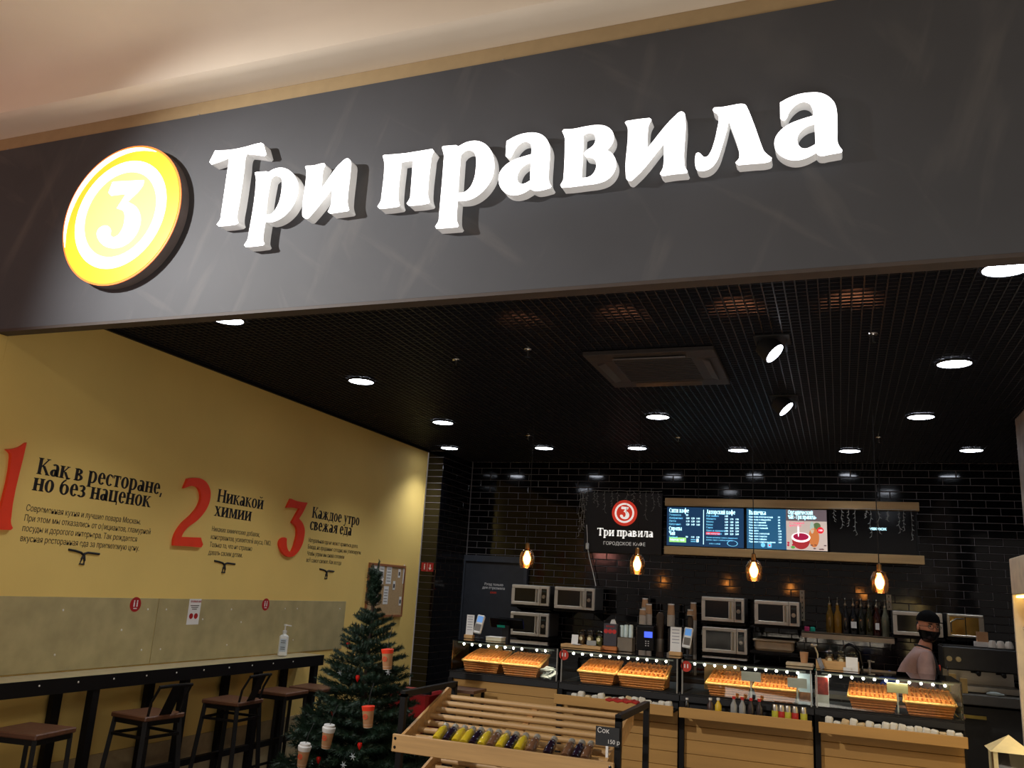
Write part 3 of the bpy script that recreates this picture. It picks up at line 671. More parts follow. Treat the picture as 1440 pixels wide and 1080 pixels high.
# stools
def stool(back, label, loc, rz, g):
    t = thing('bar_stool', label, 'stool', loc, rz, g)
    SZ = .84; hw = .145
    MB().box((0, 0, SZ-.014), (.30, .30, .028), bev=.006).build('seat', M_DWOOD, t)
    MB().box((0, hw-.015, SZ-.042), (.27, .02, .028)).box((0, -hw+.015, SZ-.042), (.27, .02, .028)).box((hw-.015, 0, SZ-.042), (.02, .27, .028)).box((-hw+.015, 0, SZ-.042), (.02, .27, .028)).build('seat_frame', M_STEELB, t)
    sp = .055 if back else .012
    for sx in (-1, 1):
        for sy in (-1, 1):
            MB().bar((sx*(hw-.015), sy*(hw-.015), SZ-.03), (sx*(hw-.015+sp), sy*(hw-.015+sp), 0.0), .026 if back else .022).build('leg', M_STEELB, t)
    k = hw-.015+sp*.66
    for z in ((.28,) if not back else (.26, SZ-.12)):
        kk = hw-.015+sp*(1-z/SZ)
        for s in (-1, 1):
            MB().bar((-kk, s*kk, z), (kk, s*kk, z), .016).build('stretcher', M_STEELB, t)
            MB().bar((s*kk, -kk, z), (s*kk, kk, z), .016).build('stretcher', M_STEELB, t)
    if back:
        for s in (-1, 1): MB().tube([(.13, s*.12, SZ-.02), (.15, s*.125, SZ+.08), (.20, s*.12, SZ+.17)], .008, 8).build('back_upright', M_STEELB, t)
        MB().tube([(.20, -.125, SZ+.17), (.215, -.06, SZ+.175), (.218, 0, SZ+.176), (.215, .06, SZ+.175), (.20, .125, SZ+.17)], .010, 8).build('back_rail', M_STEELB, t)
        MB().poly([(.135, -.045, SZ-.01), (.135, .045, SZ-.01), (.216, .04, SZ+.17), (.216, -.04, SZ+.17)], (.004, 0, 0)).build('back_splat', M_STEELB, t)
    return t
g = 'bar stools along the wall table'
stool(False, 'backless bar stool nearest the mall with dark wood seat and thin steel legs', (-4.0, 3.56, 0), .15, g)
stool(True, 'low-backed metal bar stool with wooden seat, second one in from the mall', (-3.98, 4.36, 0), -.1, g)
stool(True, 'low-backed metal bar stool with wooden seat, third one in from the mall', (-4.0, 5.18, 0), .05, g)
stool(False, 'backless bar stool with brown wood seat standing before the last table bay', (-4.06, 5.83, 0), .0, g)
stool(False, 'backless bar stool with brown wood seat at the far end of the wall table', (-4.02, 6.22, 0), .08, g)

# ------------------------------------------------------------------ menu screens and logo board
MY = 9.2
p = [at(x, y, Y=MY) for x, y in ((936, 700), (1292, 708), (936, 712), (936, 767), (936, 779), (1297, 795))]
mx0, mx1 = p[0].x, p[1].x; zt, zb = 2.762, 2.160
t = thing('menu_board', 'long hanging menu board of four screens held between two wooden rails', 'menu board', ((mx0+mx1)/2, MY, zb))
W = mx1-mx0; ox = -(W/2); RH = .085
MB().box((0, .0, zt-zb-RH/2), (W, .07, RH), bev=.004).build('top_rail', M_RAIL, t)
MB().box((0.01, -.01, RH/2), (W+.02, .08, RH), bev=.004).build('bottom_rail', M_RAIL, t)
MB().box((-.0, .06, (zt-zb)/2), (W-.04, .03, zt-zb-.02)).build('backing_panel', M_BLKM, t)
for s in (-.9, 0, .9): MB().cyl((s, .03, zt-zb-.02), (s, .03, CEIL-zb+.02), .006, n=8).build('hanger_rod', M_STEELB, t)
def sxp(x): return at(x, 740, Y=MY-.01).x-(mx0+mx1)/2
z0, z1 = RH+.004, zt-zb-RH-.004; SH = z1-z0
M_SCR = emi('screen_navy', (20, 52, 84), .9); M_SCR2 = emi('screen_navy_light', (34, 84, 118), .9)
M_TXT = emi('screen_text', (190, 240, 255), 1.7); M_TXT2 = emi('screen_text_dim', (110, 190, 225), 1.1)
M_SRED = emi('screen_red', (235, 60, 70), 1.1); M_SGRN = emi('screen_green', (150, 215, 120), 1.1)
def screen(xa, xb, m, gloss=True):
    a, b = sxp(xa), sxp(xb)
    MB().box(((a+b)/2, .012, (z0+z1)/2), (b-a, .05, SH), bev=.002).build('bezel', M_BLK, t)
    s = MB().box(((a+b)/2, -.0145, (z0+z1)/2), (b-a-.016, .004, SH-.014)).build('display', m, t)
    return a, b
Yt = -.0168
def tline(s, x, z, size, m, al='LEFT', nm='screen_text'): return text(nm, s, size, FRONT, (x, Yt, z), m, t, align=al, depth=.0008, bold=size*.02)
# screen one
a, b = screen(937, 1047, M_SCR); wS = b-a
serif('screen_heading', 'Сити кофе', .045, FRONT, (a+.03, Yt, z1-.065), M_TXT, t, sx=.9)
for j, s in enumerate(('Эспрессо', 'Американо', 'Латте', 'Капучино')):
    tline(s, a+.03, z1-.10-j*.033, .027, M_TXT2)
    for i in range(3):
        if j or i == 0: tline(str(99+20*i+10*j), a+.21+.055*i, z1-.10-j*.033, .026, M_TXT)
serif('screen_heading', 'Сиропы', .04, FRONT, (a+.03, Yt, z1-.255), M_TXT, t, sx=.9)
serif('screen_heading', 'Чай', .04, FRONT, (a+.03, Yt, z1-.305), M_TXT, t, sx=.9)
tline('Зелёный', a+.03, z1-.335, .022, M_TXT2)
for i in range(3): tline(str(90+20*i), a+.21+.055*i, z1-.33, .024, M_TXT)
MB().box((a+.125, Yt-.0004, z0+.068), (.18, .0008, .05)).build('green_label', M_SGRN, t)
tline('Матча чай', a+.045, z0+.058, .03, M_TXT)
for i in range(2): MB().box((a+.29, Yt-.0004, z0+.075-.02*i), (.05, .0008, .008)).build('screen_mark', M_TXT2, t)
MB().box((a+.335, Yt-.0004, z0+.068), (.025, .0008, .035)).build('screen_mark', M_TXT, t)
MB().box((a+wS*.485, Yt-.0004, (z0+z1)/2), (.006, .0008, SH*.86)).build('screen_divider', M_TXT, t)
c0 = a+wS*.52
serif('screen_heading', 'Авторский кофе', .045, FRONT, (c0, Yt, z1-.072), M_TXT, t, sx=.82)
for j, s in enumerate(('Раф ваниль', 'Макиато', 'Мокко', 'Какао', 'Глясе', 'Орех и карамель', 'Айс-капучино')):
    if j == 6: MB().box((c0+.07, Yt-.0002, z1-.10-j*.031+.009), (.145, .0004, .027)).build('red_label', M_SRED, t)
    tline(s, c0, z1-.10-j*.031, .024, M_TXT2)
    for i in range(3):
        if i == 0 or j: tline(str(149+20*i+10*j), c0+.19+.055*i, z1-.10-j*.031, .024, M_TXT)
tline('Молоко на выбор: соевое, миндальное', c0, z1-.325, .017, M_TXT2); tline('Добавь сироп к любому напитку', c0, z1-.35, .017, M_TXT2)
shape('screen_mark', [circ(.055, 32, c0+.27, 0), circ(.048, 32, c0+.27, 0)], .0008, FRONT @ Matrix.Diagonal((1, .55, 1)), (0, Yt, z0+.05), M_TXT2, t)
tline('кофе с собой', c0+.03, z0+.035, .018, M_TXT2)
# screen two: price list and picture
a, b = screen(1049, 1164, M_SCR2); wS = b-a; hm = a+wS*.5
serif('screen_heading', 'Выпечка', .045, FRONT, (a+.03, Yt, z1-.068), M_TXT, t, sx=.9)
for j in range(10):
    s = ('Круассан классический', 'Круассан с миндалём', 'Слойка с вишней', 'Слойка с яблоком', 'Булочка с корицей', 'Штрудель', 'Пирожок с капустой', 'Пирожок с мясом', 'Пирожок с яйцом', 'Пирожок с рисом и луком')[j]
    tline(s, a+.03, z1-.098-j*.0285, .0205, M_TXT); tline(str(59+10*j), a+wS*.40, z1-.098-j*.0285, .022, M_TXT)
shape('screen_mark', [circ(.022, 20, a+.17, z0+.045)], .0008, FRONT, (0, Yt, 0), M_TXT2, t)
MB().box((a+.235, Yt-.0004, z0+.047), (.04, .0008, .05)).build('screen_mark', M_TXT2, t)
shape('red_dot', [circ(.01, 12, a+.235, z0+.045)], .0008, FRONT, (0, Yt-.0008, 0), M_SRED, t)
# the tea picture (flat print of a screen)
M_PIC = emi('picture_table', (186, 170, 160), .9); pw = b-hm-.008
MB().box((hm+pw/2, Yt-.0004, (z0+z1)/2), (pw, .0008, SH-.014)).build('picture_ground', M_PIC, t)
MB().box((hm+pw/2, Yt-.0010, z1-.065), (pw, .0008, .115)).build('picture_band', emi('picture_dark', (96, 84, 88), .9), t)
serif('screen_heading', 'Органический', .042, FRONT, (hm+.02, Yt-.0016, z1-.055), M_TXT, t, sx=.82)
serif('screen_heading', 'чай «Три правила»', .042, FRONT, (hm+.02, Yt-.0016, z1-.10), M_TXT, t, sx=.72)
def ell(nm, cx, cz, rx, rz_, col, st, lay):
    pts = [(cx+rx*math.cos(2*PI*k/28), cz+rz_*math.sin(2*PI*k/28)) for k in range(28)]
    return shape(nm, [pts], .0007, FRONT, (hm, Yt-.0006-.0007*lay, z0), emi('pic_'+nm, col, st), t)
ell('bottle_amber', pw*.68, SH*.33, .05, .10, (190, 112, 60), .9, 1); ell('bottle_neck', pw*.64, SH*.56, .02, .06, (170, 190, 180), .8, 1)
ell('leaf', pw*.76, SH*.60, .035, .035, (90, 110, 70), .8, 1)
ell('bowl_side', pw*.36, SH*.24, .085, .085, (150, 40, 44), 1, 2); ell('bowl_rim', pw*.36, SH*.32, .092, .05, (245, 235, 235), 1.1, 3); ell('berry_tea', pw*.36, SH*.335, .075, .036, (150, 24, 60), 1, 4)
ell('spoon', pw*.30, SH*.47, .008, .06, (240, 236, 240), 1.1, 5); ell('price_dot', pw*.84, SH*.50, .032, .032, (205, 30, 40), 1.1, 5)
text('screen_text', '150', .026, FRONT, (hm+pw*.84, Yt-.0050, z0+SH*.48), M_TXT, t, align='CENTER', depth=.0006)
text('screen_text', 'Сезонный\nнапиток', .030, FRONT, (hm+pw*.08, Yt-.0050, z0+SH*.64), emi('screen_pink', (225, 70, 120), 1.1), t, depth=.0006, spacing=.9)
rr = random.Random(5)
for j in range(9): ell('berry', pw*rr.uniform(.04, .3), SH*rr.uniform(.08, .3), .011, .011, (170, 30, 60), 1, 1)
ell('mint', pw*.16, SH*.08, .02, .014, (80, 150, 70), 1, 4)
for j in range(7): ell('tea_leaf', pw*rr.uniform(.62, .95), SH*rr.uniform(.04, .16), .013, .006, (90, 60, 60), .8, 1)
# screen three: off
a, b = screen(1166, 1288, mat('screen_off', (12, 11, 12), .12, spec=.6))
text('screen_text', 'VISIOBOX', .034, FRONT, (a+(b-a)*.57, Yt, (z0+z1)/2+.02), M_TXT, t, align='CENTER', depth=.0008, bold=.001)

# logo board
pts = [at(x, y, Y=BW-.05) for x, y in ((824, 692), (932, 692), (824, 776))]
lx0, lx1, lzt, lzb = pts[0].x, pts[1].x, pts[0].z, pts[2].z
t = thing('logo_board', 'black square logo board with red round emblem and white name on the tiled wall', 'sign', ((lx0+lx1)/2, BW-.01, lzb))
MB().box((0, -.03, (lzt-lzb)/2), (lx1-lx0, .04, lzt-lzb), bev=.003).build('board', mat('logo_board_black', (20, 19, 20), .5), t)
q = at(878.5, 721.5, Y=BW-.06); lcx, lcz = q.x-(lx0+lx1)/2, q.z-lzb
shape('emblem_disc', [circ(.145, 48)], .012, FRONT, (lcx, -.0505, lcz), emi('emblem_red', (214, 58, 40), .55), t)
M_LW = emi('logo_white', (240, 236, 228), .75)
shape('emblem_ring', [circ(.112, 48), circ(.092, 48)], .003, FRONT, (lcx, -.063, lcz), M_LW, t)
tp2 = [((p.x-ex)/er*.145, (p.z-ez)/er*.145) for p in tp]
shape('emblem_numeral', [tp2], .003, FRONT, (lcx, -.063, lcz), M_LW, t)
q = at(840, 753, Y=BW-.05); q2 = at(919, 753, Y=BW-.05)
serif('name_lettering', 'Три правила', .084, FRONT, ((q.x+q2.x)/2-(lx0+lx1)/2, -.0505, q.z-lzb), M_LW, t, sx=(q2.x-q.x)/(serif_width('Три правила')*.084), depth=.003, center=True)
q = at(878, 767, Y=BW-.05)
text('small_lettering', 'ГОРОДСКОЕ КАФЕ', .052, FRONT, (q.x-(lx0+lx1)/2, -.0505, q.z-lzb), emi('logo_grey', (190, 186, 180), .5), t, align='CENTER', depth=.002)

# unlit icicle light strings
def icicles(label, x0, x1, ztop, yy, n, seed, lmin=.08, lmax=.30):
    r = random.Random(seed); t = thing('icicle_lights', label, 'light string', ((x0+x1)/2, yy, ztop)); cx = (x0+x1)/2
    wire = mat('pale_wire', (150, 150, 145), .5)
    MB().tube([(x0-cx+(x1-x0)*k/16, r.uniform(-.004, .004), r.uniform(-.008, .0)) for k in range(17)], .0028, 5).build('wire', wire, t)
    for k in range(n):
        x = x0-cx+(x1-x0)*(k+.5)/n+r.uniform(-.02, .02); L = r.uniform(lmin, lmax); pts = [(x, 0, -.004)]
        for j in range(1, 7): pts.append((x+r.uniform(-.012, .012), r.uniform(-.006, .004), -.004-L*j/6))
        m = MB().tube(pts, .0022, 5)
        for j in range(1, 7): m.cyl(pts[j], (pts[j][0]+r.choice((-1, 1))*.018, pts[j][1], pts[j][2]-.012), .003, .0015, 6)
        m.build('icicle_strand', wire, t)
icicles('unlit icicle light string hanging over the dark menu screen', sxp(1166)+(mx0+mx1)/2, sxp(1290)+(mx0+mx1)/2, zt-.075, MY-.05, 11, 2, .08, .32)
icicles('unlit icicle light string hanging over the logo board', lx0-.02, lx1, lzt+.02, BW-.085, 12, 4, .08, .36)
icicles('tangled bunch of unlit light string beside the logo board', lx0-.05, lx0+.03, lzt+.0, BW-.10, 5, 9, .35, .52)
q0 = [at(x, y, Y=BW-.08) for x, y in ((825, 738), (826, 755), (826, 768), (829, 785), (834, 805), (838, 824))]
t = thing('power_cable', 'thin white cable with inline plug hanging below the tangled light string', 'cable', q0[0])
MB().tube([p-q0[0] for p in q0], .005, 6).build('cord', M_WHITE, t)
MB().box(q0[2]-q0[0], (.035, .03, .07), bev=.006).build('plug', M_WHITE, t)

# ------------------------------------------------------------------ pendant lamps
PEN = [((741, 785), 'before the grey staff door'), ((896, 793), 'below the logo board'), ((1060, 802), 'below the menu price list'), ((1237, 818), 'below the dark screen')]
for k, (px, lab) in enumerate(PEN):
    q = at(*px, Y=6.6)
    t = thing('pendant_lamp', 'small amber glass pendant with glowing bulb hanging ' + lab, 'pendant lamp', q, group='amber pendant lamps over the counter')
    MB().tube([(0, 0, .10), (0.0, 0, CEIL-q.z+.02)], .0035, 6).build('cord', M_BLKM, t)
    MB().lathe([(.007, .125), (.016, .118), (.017, .07), (.014, .062)], n=14).build('socket', mat('brass_socket', (150, 120, 80), .35, metal=1), t, smooth=True)
    MB().lathe([(.018, .078), (.040, .062), (.056, .03), (.061, -.01), (.058, -.050), (.050, -.078), (.047, -.078), (.055, -.050), (.058, -.01), (.053, .029), (.038, .058), (.017, .074)], n=24).build('glass_shade', G_AMB, t, smooth=True)
    MB().lathe([(.0, -.055), (.017, -.046), (.030, -.015), (.030, .006), (.014, .04), (.011, .062)], n=16).build('bulb', M_BULB, t, smooth=True)

# ------------------------------------------------------------------ the counter: four display units
UX = [-2.82, -1.94, -1.06, -.18, .70]; CY = 6.2; CZ = 1.06; GZ = 1.297
unit_names = ['nearest the fir tree', 'second from the fir tree', 'third from the fir tree', 'at the barista end']
for k in range(4):
    x0, x1 = UX[k], UX[k+1]; cx = (x0+x1)/2; W = x1-x0
    t = thing('counter_unit', 'counter base clad in pale horizontal boards, unit ' + unit_names[k], 'counter', (cx, CY, 0), group='board-clad counter units')
    MB().box((0, .31, .51), (W-.03, .56, 1.02)).build('carcass', M_BLKM, t)
    MB().box((-W/2+.018, .0, .51), (.034, .03, 1.02)).build('post', M_STEELB, t)
    if k == 3: MB().box((W/2-.008, .02, .51), (.012, .03, 1.02)).build('post', M_STEELB, t)
    zt_ = 1.03 if k == 0 else .95
    j = 0; z = zt_
    while z > .05:
        MB().box((.008, .018, z-.0445), (W-.040, .016, .0865), bev=.002).build('board', M_COUNTER, t); z -= .089
    MB().box((0, .3, 1.035), (W-.004, .6, .045), bev=.003).build('counter_top', M_BLKM, t)
    if k:
        MB().box((.008, -.085, .960), (W-.04, .17, .014)).build('front_ledge', M_BLKM, t)
        MB().box((.008, -.175, .966), (W-.04, .014, .065), bev=.002).build('ledge_board', M_COUNTER, t)
    # glass display case on the counter
    d = thing('display_case', 'glass bakery display case with lit edge, ' + unit_names[k], 'display case', (cx, CY, CZ), group='glass display cases')
    H = GZ-CZ
    MB().box((0, .004, H/2+.004), (W-.03, .005, H-.02)).build('front_glass', G_CASE, d)
    for s in (-1, 1): MB().box((s*(W/2-.008), .29, H/2), (.006, .57, H-.02)).build('side_glass', G_CASE, d)
    MB().box((0, .29, H-.004), (W-.012, .58, .008)).build('top_glass', glass('green_edge_glass', (.62, .74, .70), 1.5), d)
    MB().box((0, .002, .006), (W-.004, .012, .012)).build('bottom_rail', M_STEELB, d)
    fr = mat('pale_steel_edge', (160, 158, 150), .35, metal=.6)
    for s in ((1,) if k == 0 else (-1,) if k == 3 else (-1, 1)): MB().box((s*(W/2-.018), .0, H/2), (.008, .01, H-.01)).build('upright', fr, d)
    MB().box((0, .022, H-.018), (W-.10, .012, .010)).build('led_rail', fr, d)
    n = 11 if k else 10
    for j in range(n):
        lx = -W/2+.10+j*(W-.20)/(n-1 if k else n)+(0 if k or j < 8 else .05)
        MB().sph((lx, .018, H-.028), .0085, n=10).build('led', M_LED, d)
    lamp('AREA', 'case_led_light', (cx, CY+.06, GZ-.035), 1.5, (1, .86, .66), (0, .35, -1), shape='RECTANGLE', size=.72, size_y=.03)
    if k in (0, 1): MB().box((W/2-.16 if k == 0 else -.0, .15, .02), (.004, .2, .03)).build('divider', G_CASE, d)

# wicker baskets of pastry
def basket(label, cx, w, cy=CY+.10, cz=CZ+.002, dpt=.30, hb=.145):
    t = thing('wicker_basket', label, 'basket', (cx, cy, cz), group='golden wicker baskets in the display cases')
    hf = .082; a, b = w/2, w/2-.03
    m = MB(); bm = m.bm
    v = [bm.verts.new(c) for c in ((-b, 0.01, 0), (b, .01, 0), (b, dpt, 0), (-b, dpt, 0), (-a, 0, hf), (a, 0, hf), (a-.02, dpt, hb), (-a+.02, dpt, hb))]
    for f in ((0, 1, 5, 4), (1, 2, 6, 5), (2, 3, 7, 6), (3, 0, 4, 7), (3, 2, 1, 0), (4, 5, 6, 7)): bm.faces.new([v[i] for i in f])
    m.build('body', M_WICK, t)
    wm = MB(); n = 11
    for k in range(n):
        x = -a+.012+(2*a-.024)*k/(n-1)
        wm.tube([(x, -.001, hf+.004), (x*.98, dpt*.33, hf+(hb-hf)*.33+.010), (x*.96, dpt*.66, hf+(hb-hf)*.66+.008), (x*.93, dpt, hb+.004)], .0125, 6)
    for r in range(3):
        y = dpt*(r+.6)/3.2; zz = hf+(hb-hf)*(r+.6)/3.2+.014
        wm.tube([(-a+.01, y, zz), (a-.01, y, zz)], .006, 6)
    for r in range(4): wm.tube([(-a+.02-.004*r, .004-.001*r, .012+.016*r), (a-.02+.004*r, .004-.001*r, .012+.016*r)], .005, 6)
    wm.build('weave', M_WICK, t, kind='stuff')
    MB().tube([(-a+.02, dpt, hb+.004), (-a, 0, hf), (-a+.01, -.008, hf), (a-.01, -.008, hf), (a, 0, hf), (a-.02, dpt, hb+.004)], .010, 8).build('rim', mat('pale_wicker_rim', (236, 178, 100), .45, var=.15, scale=50), t)
    return t
bk = [((647, 701), 'nearest the fir tree in the first case'), ((703, 757), 'beside the paper plates in the first case'), ((811, 865), 'with dull rim at the start of the second case'), ((867, 937), 'with brightly lit rim in the second case'),
      ((992, 1056), 'at the start of the third case'), ((1058, 1122), 'beside the metal card stand in the third case'), ((1191, 1262), 'in front of the barista in the last case'), ((1269, 1344), 'at the far end of the last case')]
for (xa, xb), lab in bk:
    a, b = at(xa, 950, Y=CY+.08).x, at(xb, 950, Y=CY+.08).x
    basket('golden wicker bread basket ' + lab, (a+b)/2, (b-a)*.97)

# price cards in the cases
for k, (px, wpx, lab, mt) in enumerate((((698, 924), 17, 'behind the first basket', M_BLK), ((752, 929), 20, 'behind the second basket', M_BLK), ((827, 924), 18, 'in the second case', M_BLK),
                                    ((1056, 952), 23, 'between the baskets of the third case', M_STEEL), ((1121, 961), 22, 'at the end of the third case', M_STEEL), ((1262, 968), 22, 'between the last two baskets', mat('cream_card', (190, 180, 130), .5)))):
    far = k < 3
    q = at(*px, Y=CY+(.18 if far else .045)); wd = wpx*.0056; ht = .062
    t = thing('price_card', ('small black chalk' if mt is M_BLK else 'small shiny metal' if mt is M_STEEL else 'small cream') + ' price card on a stalk ' + lab, 'price card', (q.x, q.y, CZ+.002))
    zc = q.z-CZ
    if far:
        zc = max(zc, .165)
    t.location.y = CY+(.42 if far else .05)
    MB().box((0, 0, zc), (wd, .004, ht)).build('card', mt, t)
    MB().box((0, .004, zc/2), (.01, .004, zc)).build('stalk', M_STEEL, t)
    MB().box((0, .0, .003), (.04, .04, .006)).build('foot', M_STEEL, t)
    if mt is M_BLK:
        for j in range(2): MB().box((0, -.0026, zc+.012-.02*j), (wd*.6, .001, .005)).build('chalk_line', M_PAPER, t)
# crumpled paper in the first case
t = thing('paper_pile', 'crumpled white baking paper beside the second basket in the first case', 'paper', (at(772, 940, Y=CY+.15).x, CY+.12, CZ+.002))
r = random.Random(12); m = MB()
for j in range(9): m.box((r.uniform(-.05, .05), r.uniform(0, .12), .018+.006*j), (.09, .07, .004), Matrix.Rotation(r.uniform(-.5, .5), 3, 'X') @ Matrix.Rotation(r.uniform(-.5, .5), 3, 'Y') @ Matrix.Rotation(r.uniform(0, 3), 3, 'Z'))
m.build('crumpled_sheets', M_PAPER, t)
t = thing('paper_bag', 'plain kraft paper sheet leaning behind the baskets of the first case', 'paper', (at(703, 920, Y=6.7).x, 6.72, CZ+.002))
MB().box((0, 0, .10), (.24, .004, .2)).build('sheet', mat('kraft_paper', (190, 150, 96), .7), t)
t = thing('paper_bag', 'plain kraft paper sheet leaning behind the baskets of the third case', 'paper', (at(1015, 945, Y=6.7).x, 6.72, CZ+.002))
MB().box((0, 0, .10), (.26, .004, .2)).build('sheet', MATS['kraft_paper'], t)
t = thing('poster_card', 'small red and white food poster standing in the last case', 'poster', (at(1156, 970, Y=6.25).x, 6.27, CZ+.002))
MB().box((0, 0, .10), (.085, .003, .2)).build('card', M_PAPER, t)
MB().box((0, -.002, .135), (.078, .001, .11)).build('picture', mat('poster_red', (150, 44, 34), .5, var=.5, scale=30), t)
t = thing('poster_card', 'pale blue food poster standing at the end of the third case', 'poster', (at(1132, 968, Y=6.3).x, 6.32, CZ+.002))
MB().box((0, 0, .10), (.09, .003, .2)).build('card', mat('pale_blue_card', (170, 190, 205), .5), t)
MB().box((0, -.002, .05), (.08, .001, .06)).build('picture', mat('poster_brown', (130, 84, 56), .5, var=.5, scale=30), t)
# round red stickers on the case fronts
for k, px in enumerate(((793, 921), (965, 937))):
    q = at(*px, Y=CY-.004)
    t = thing('round_sticker', 'red round sticker on the glass between the ' + ('first and second' if k == 0 else 'second and third') + ' display case', 'sticker', (q.x, CY-.0035, q.z), group='round red stickers on the cases')
    shape('disc', [circ(.036, 28)], .0015, FRONT, (0, 0, 0), mat('sticker_orange_red', (190, 50, 32), .4), t)
    m = MB()
    for s in (-1, 1): m.box((s*.010, -.002, .002), (.008, .001, .026))
    m.build('figures', M_PAPER, t)

# things on the ledges
r = random.Random(21); LZ = .967
for k, (xa, xb, n) in ((1, (803, 945, 15)), (3, (1160, 1352, 17))):
    for j in range(n):
        a = at(xa+(xb-xa)*(j+.5)/n, 1000, Y=6.11).x
        h = r.uniform(.030, .058)
        o = MB().box((0, 0, h/2), (.046, r.uniform(.03, .05), h), Matrix.Rotation(r.uniform(-.25, .25), 3, 'Y') @ Matrix.Rotation(r.uniform(-.3, .3), 3, 'Z'), bev=.008).build('wrapped_pack', mat('wrap_white', (226, 220, 204), .5) if r.random() < .75 else mat('cream_wrap', (214, 186, 140), .6), None, loc=(a, 6.105, LZ+.006))
        tag(o, 'small white wrapped snack pack in the row on the ledge ' + ('below the second display case' if k == 1 else 'below the last display case'), 'pack', 'wrapped snack packs on the ledge ' + ('below the second case' if k == 1 else 'below the last case'))
def lbottle(px, col, cap, h, rad, lab, g, can=False):
    q = at(px, 990, Y=6.1); m = MB()
    t = thing('drink_can' if can else 'drink_bottle', lab, 'can' if can else 'bottle', (q.x, 6.1, LZ+.001), group=g)
    if can:
        MB().lathe([(rad*.8, 0), (rad, .008), (rad, h-.012), (rad*.8, h), (0, h)], n=16).build('body', M_STEEL, t, smooth=True)
        MB().lathe([(rad+.0006, .014), (rad+.0006, h*.62)], n=16).build('print', col, t, smooth=True)
    else:
        MB().lathe([(rad*.9, 0), (rad, .01), (rad, h*.55), (rad*.4, h*.78), (rad*.4, h*.86)], n=16).build('body', col, t, smooth=True)
        MB().lathe([(rad*.5, h*.86), (rad*.5, h), (0, h)], n=12).build('cap', cap, t)
    return t
RC = mat('red_cap', (190, 30, 24), .4); CLR = mat('clear_pet', (150, 150, 146), .15); CLD = mat('cola_dark', (52, 44, 44), .15)
for j, x in enumerate((1032, 1044, 1056, 1068)):
    lbottle(x, CLR if j < 2 else CLD, RC, .125, .022, ('clear' if j < 2 else 'dark') + ' drink bottle with red cap, ' + ORD[j] + ' of the four on the middle ledge', 'red-capped bottles on the ledge')
for j, x in enumerate((1090, 1099, 1108, 1118, 1130)):
    lbottle(x, mat('can_yellow', (196, 190, 60), .4) if j in (0, 2, 4) else mat('can_red', (190, 40, 36), .4), None, .10, .021, ('yellow-green' if j in (0, 2, 4) else 'red') + ' banded drink can, ' + ORD[j] + ' of the row of five cans', 'drink cans on the ledge', can=True)
lbottle(1010, mat('yellow_drink', (220, 180, 40), .4), M_CUPW, .10, .022, 'yellow drink bottle with white cap standing before the third case', None) if False else None
t = lbottle(1010, mat('yellow_drink', (220, 180, 40), .4), M_CUPW, .105, .022, 'small yellow drink bottle with white cap before the third case', 'single bottles on the ledge')
t = lbottle(999, mat('cocoa_drink', (70, 48, 40), .4), M_CUPW, .10, .022, 'small dark drink bottle with white cap before the third case', 'single bottles on the ledge')
t = lbottle(966, M_BLK, M_CUPW, .085, .018, 'small black jar with white cap at the start of the middle ledge', 'single bottles on the ledge')

# ------------------------------------------------------------------ on top of the display cases
TT = GZ+.002
def holder(px, lab, w=.10, h=.155, yy=6.45):
    q = at(px[0], px[1], Y=yy)
    t = thing('card_holder', lab, 'card holder', (q.x, yy, TT), rz=-.05, group='white cards in wooden bases')
    MB().box((0, 0, .014), (w, .045, .028), bev=.003).build('base', M_WOOD, t)
    MB().box((0, 0, .026+h/2), (w-.01, .004, h), Matrix.Rotation(-.05, 3, 'X')).build('card', M_PAPER, t)
    for j in range(6): MB().box((0, -.0035, .05+h*(.1+.13*j)), (w*.6, .001, .005)).build('print_line', mat('pale_print', (150, 150, 160), .6), t)
holder((660, 895), 'white printed card in a wooden base on the case nearest the fir tree', .075)
holder((950, 925), 'white printed card in a wooden base beside the second coffee machine', .09, .175)
def terminal(px, lab, yy=6.5):
    q = at(px[0], px[1], Y=yy); h = q.z-TT
    t = thing('card_terminal', lab, 'card reader', (q.x, yy, TT), rz=.1, group='card payment terminals')
    MB().lathe([(.04, 0), (.04, .008), (.012, .012), (.012, max(.03, h))], n=16).build('stand', M_BLKM, t)
    R = Matrix.Rotation(-.35, 3, 'X') @ Matrix.Rotation(.12, 3, 'Y'); c = Vector((0, -.01, h+.055))
    MB().box(c, (.062, .03, .15), R, bev=.006).build('body', M_WHITE, t)
    MB().box(c+R @ Vector((0, -.016, .038)), (.046, .002, .05), R).build('screen', emi('terminal_screen', (90, 140, 200), .55), t)
    MB().box(c+R @ Vector((0, -.016, -.03)), (.046, .002, .055), R).build('keypad', mat('keypad_grey', (110, 104, 96), .5), t)
terminal((674, 888), 'white card terminal on a black stand above the first case')
terminal((967, 908), 'white card terminal on a black stand beside the second case')
q = at(707, 893, Y=6.85)
t = thing('cash_register', 'black flat touch screen register seen from behind above the first case', 'register', (q.x, 6.93, TT-.24))
MB().box((0, 0, .36), (.30, .03, .09), Matrix.Rotation(.5, 3, 'X'), bev=.005).build('screen_back', M_BLK, t)
MB().box((0, .0, .17), (.06, .05, .34)).box((0, 0, .008), (.2, .18, .016)).build('stand', M_BLKM, t)
MB().box((-.04, -.03, .33), (.07, .004, .02), Matrix.Rotation(.5, 3, 'X')).build('display_strip', emi('green_digits', (20, 110, 90), .35), t)
t = thing('work_table', 'dark service table behind the display cases', 'table', (-1.56, 6.98, 0))
MB().box((0, .0, TT-.255), (2.5, .34, .02)).build('table_top', M_BLKM, t)
for s in (-1, 1):
    for u in (-1, 1): MB().box((s*1.2, u*.14, (TT-.265)/2), (.04, .04, TT-.265)).build('leg', M_STEELB, t)
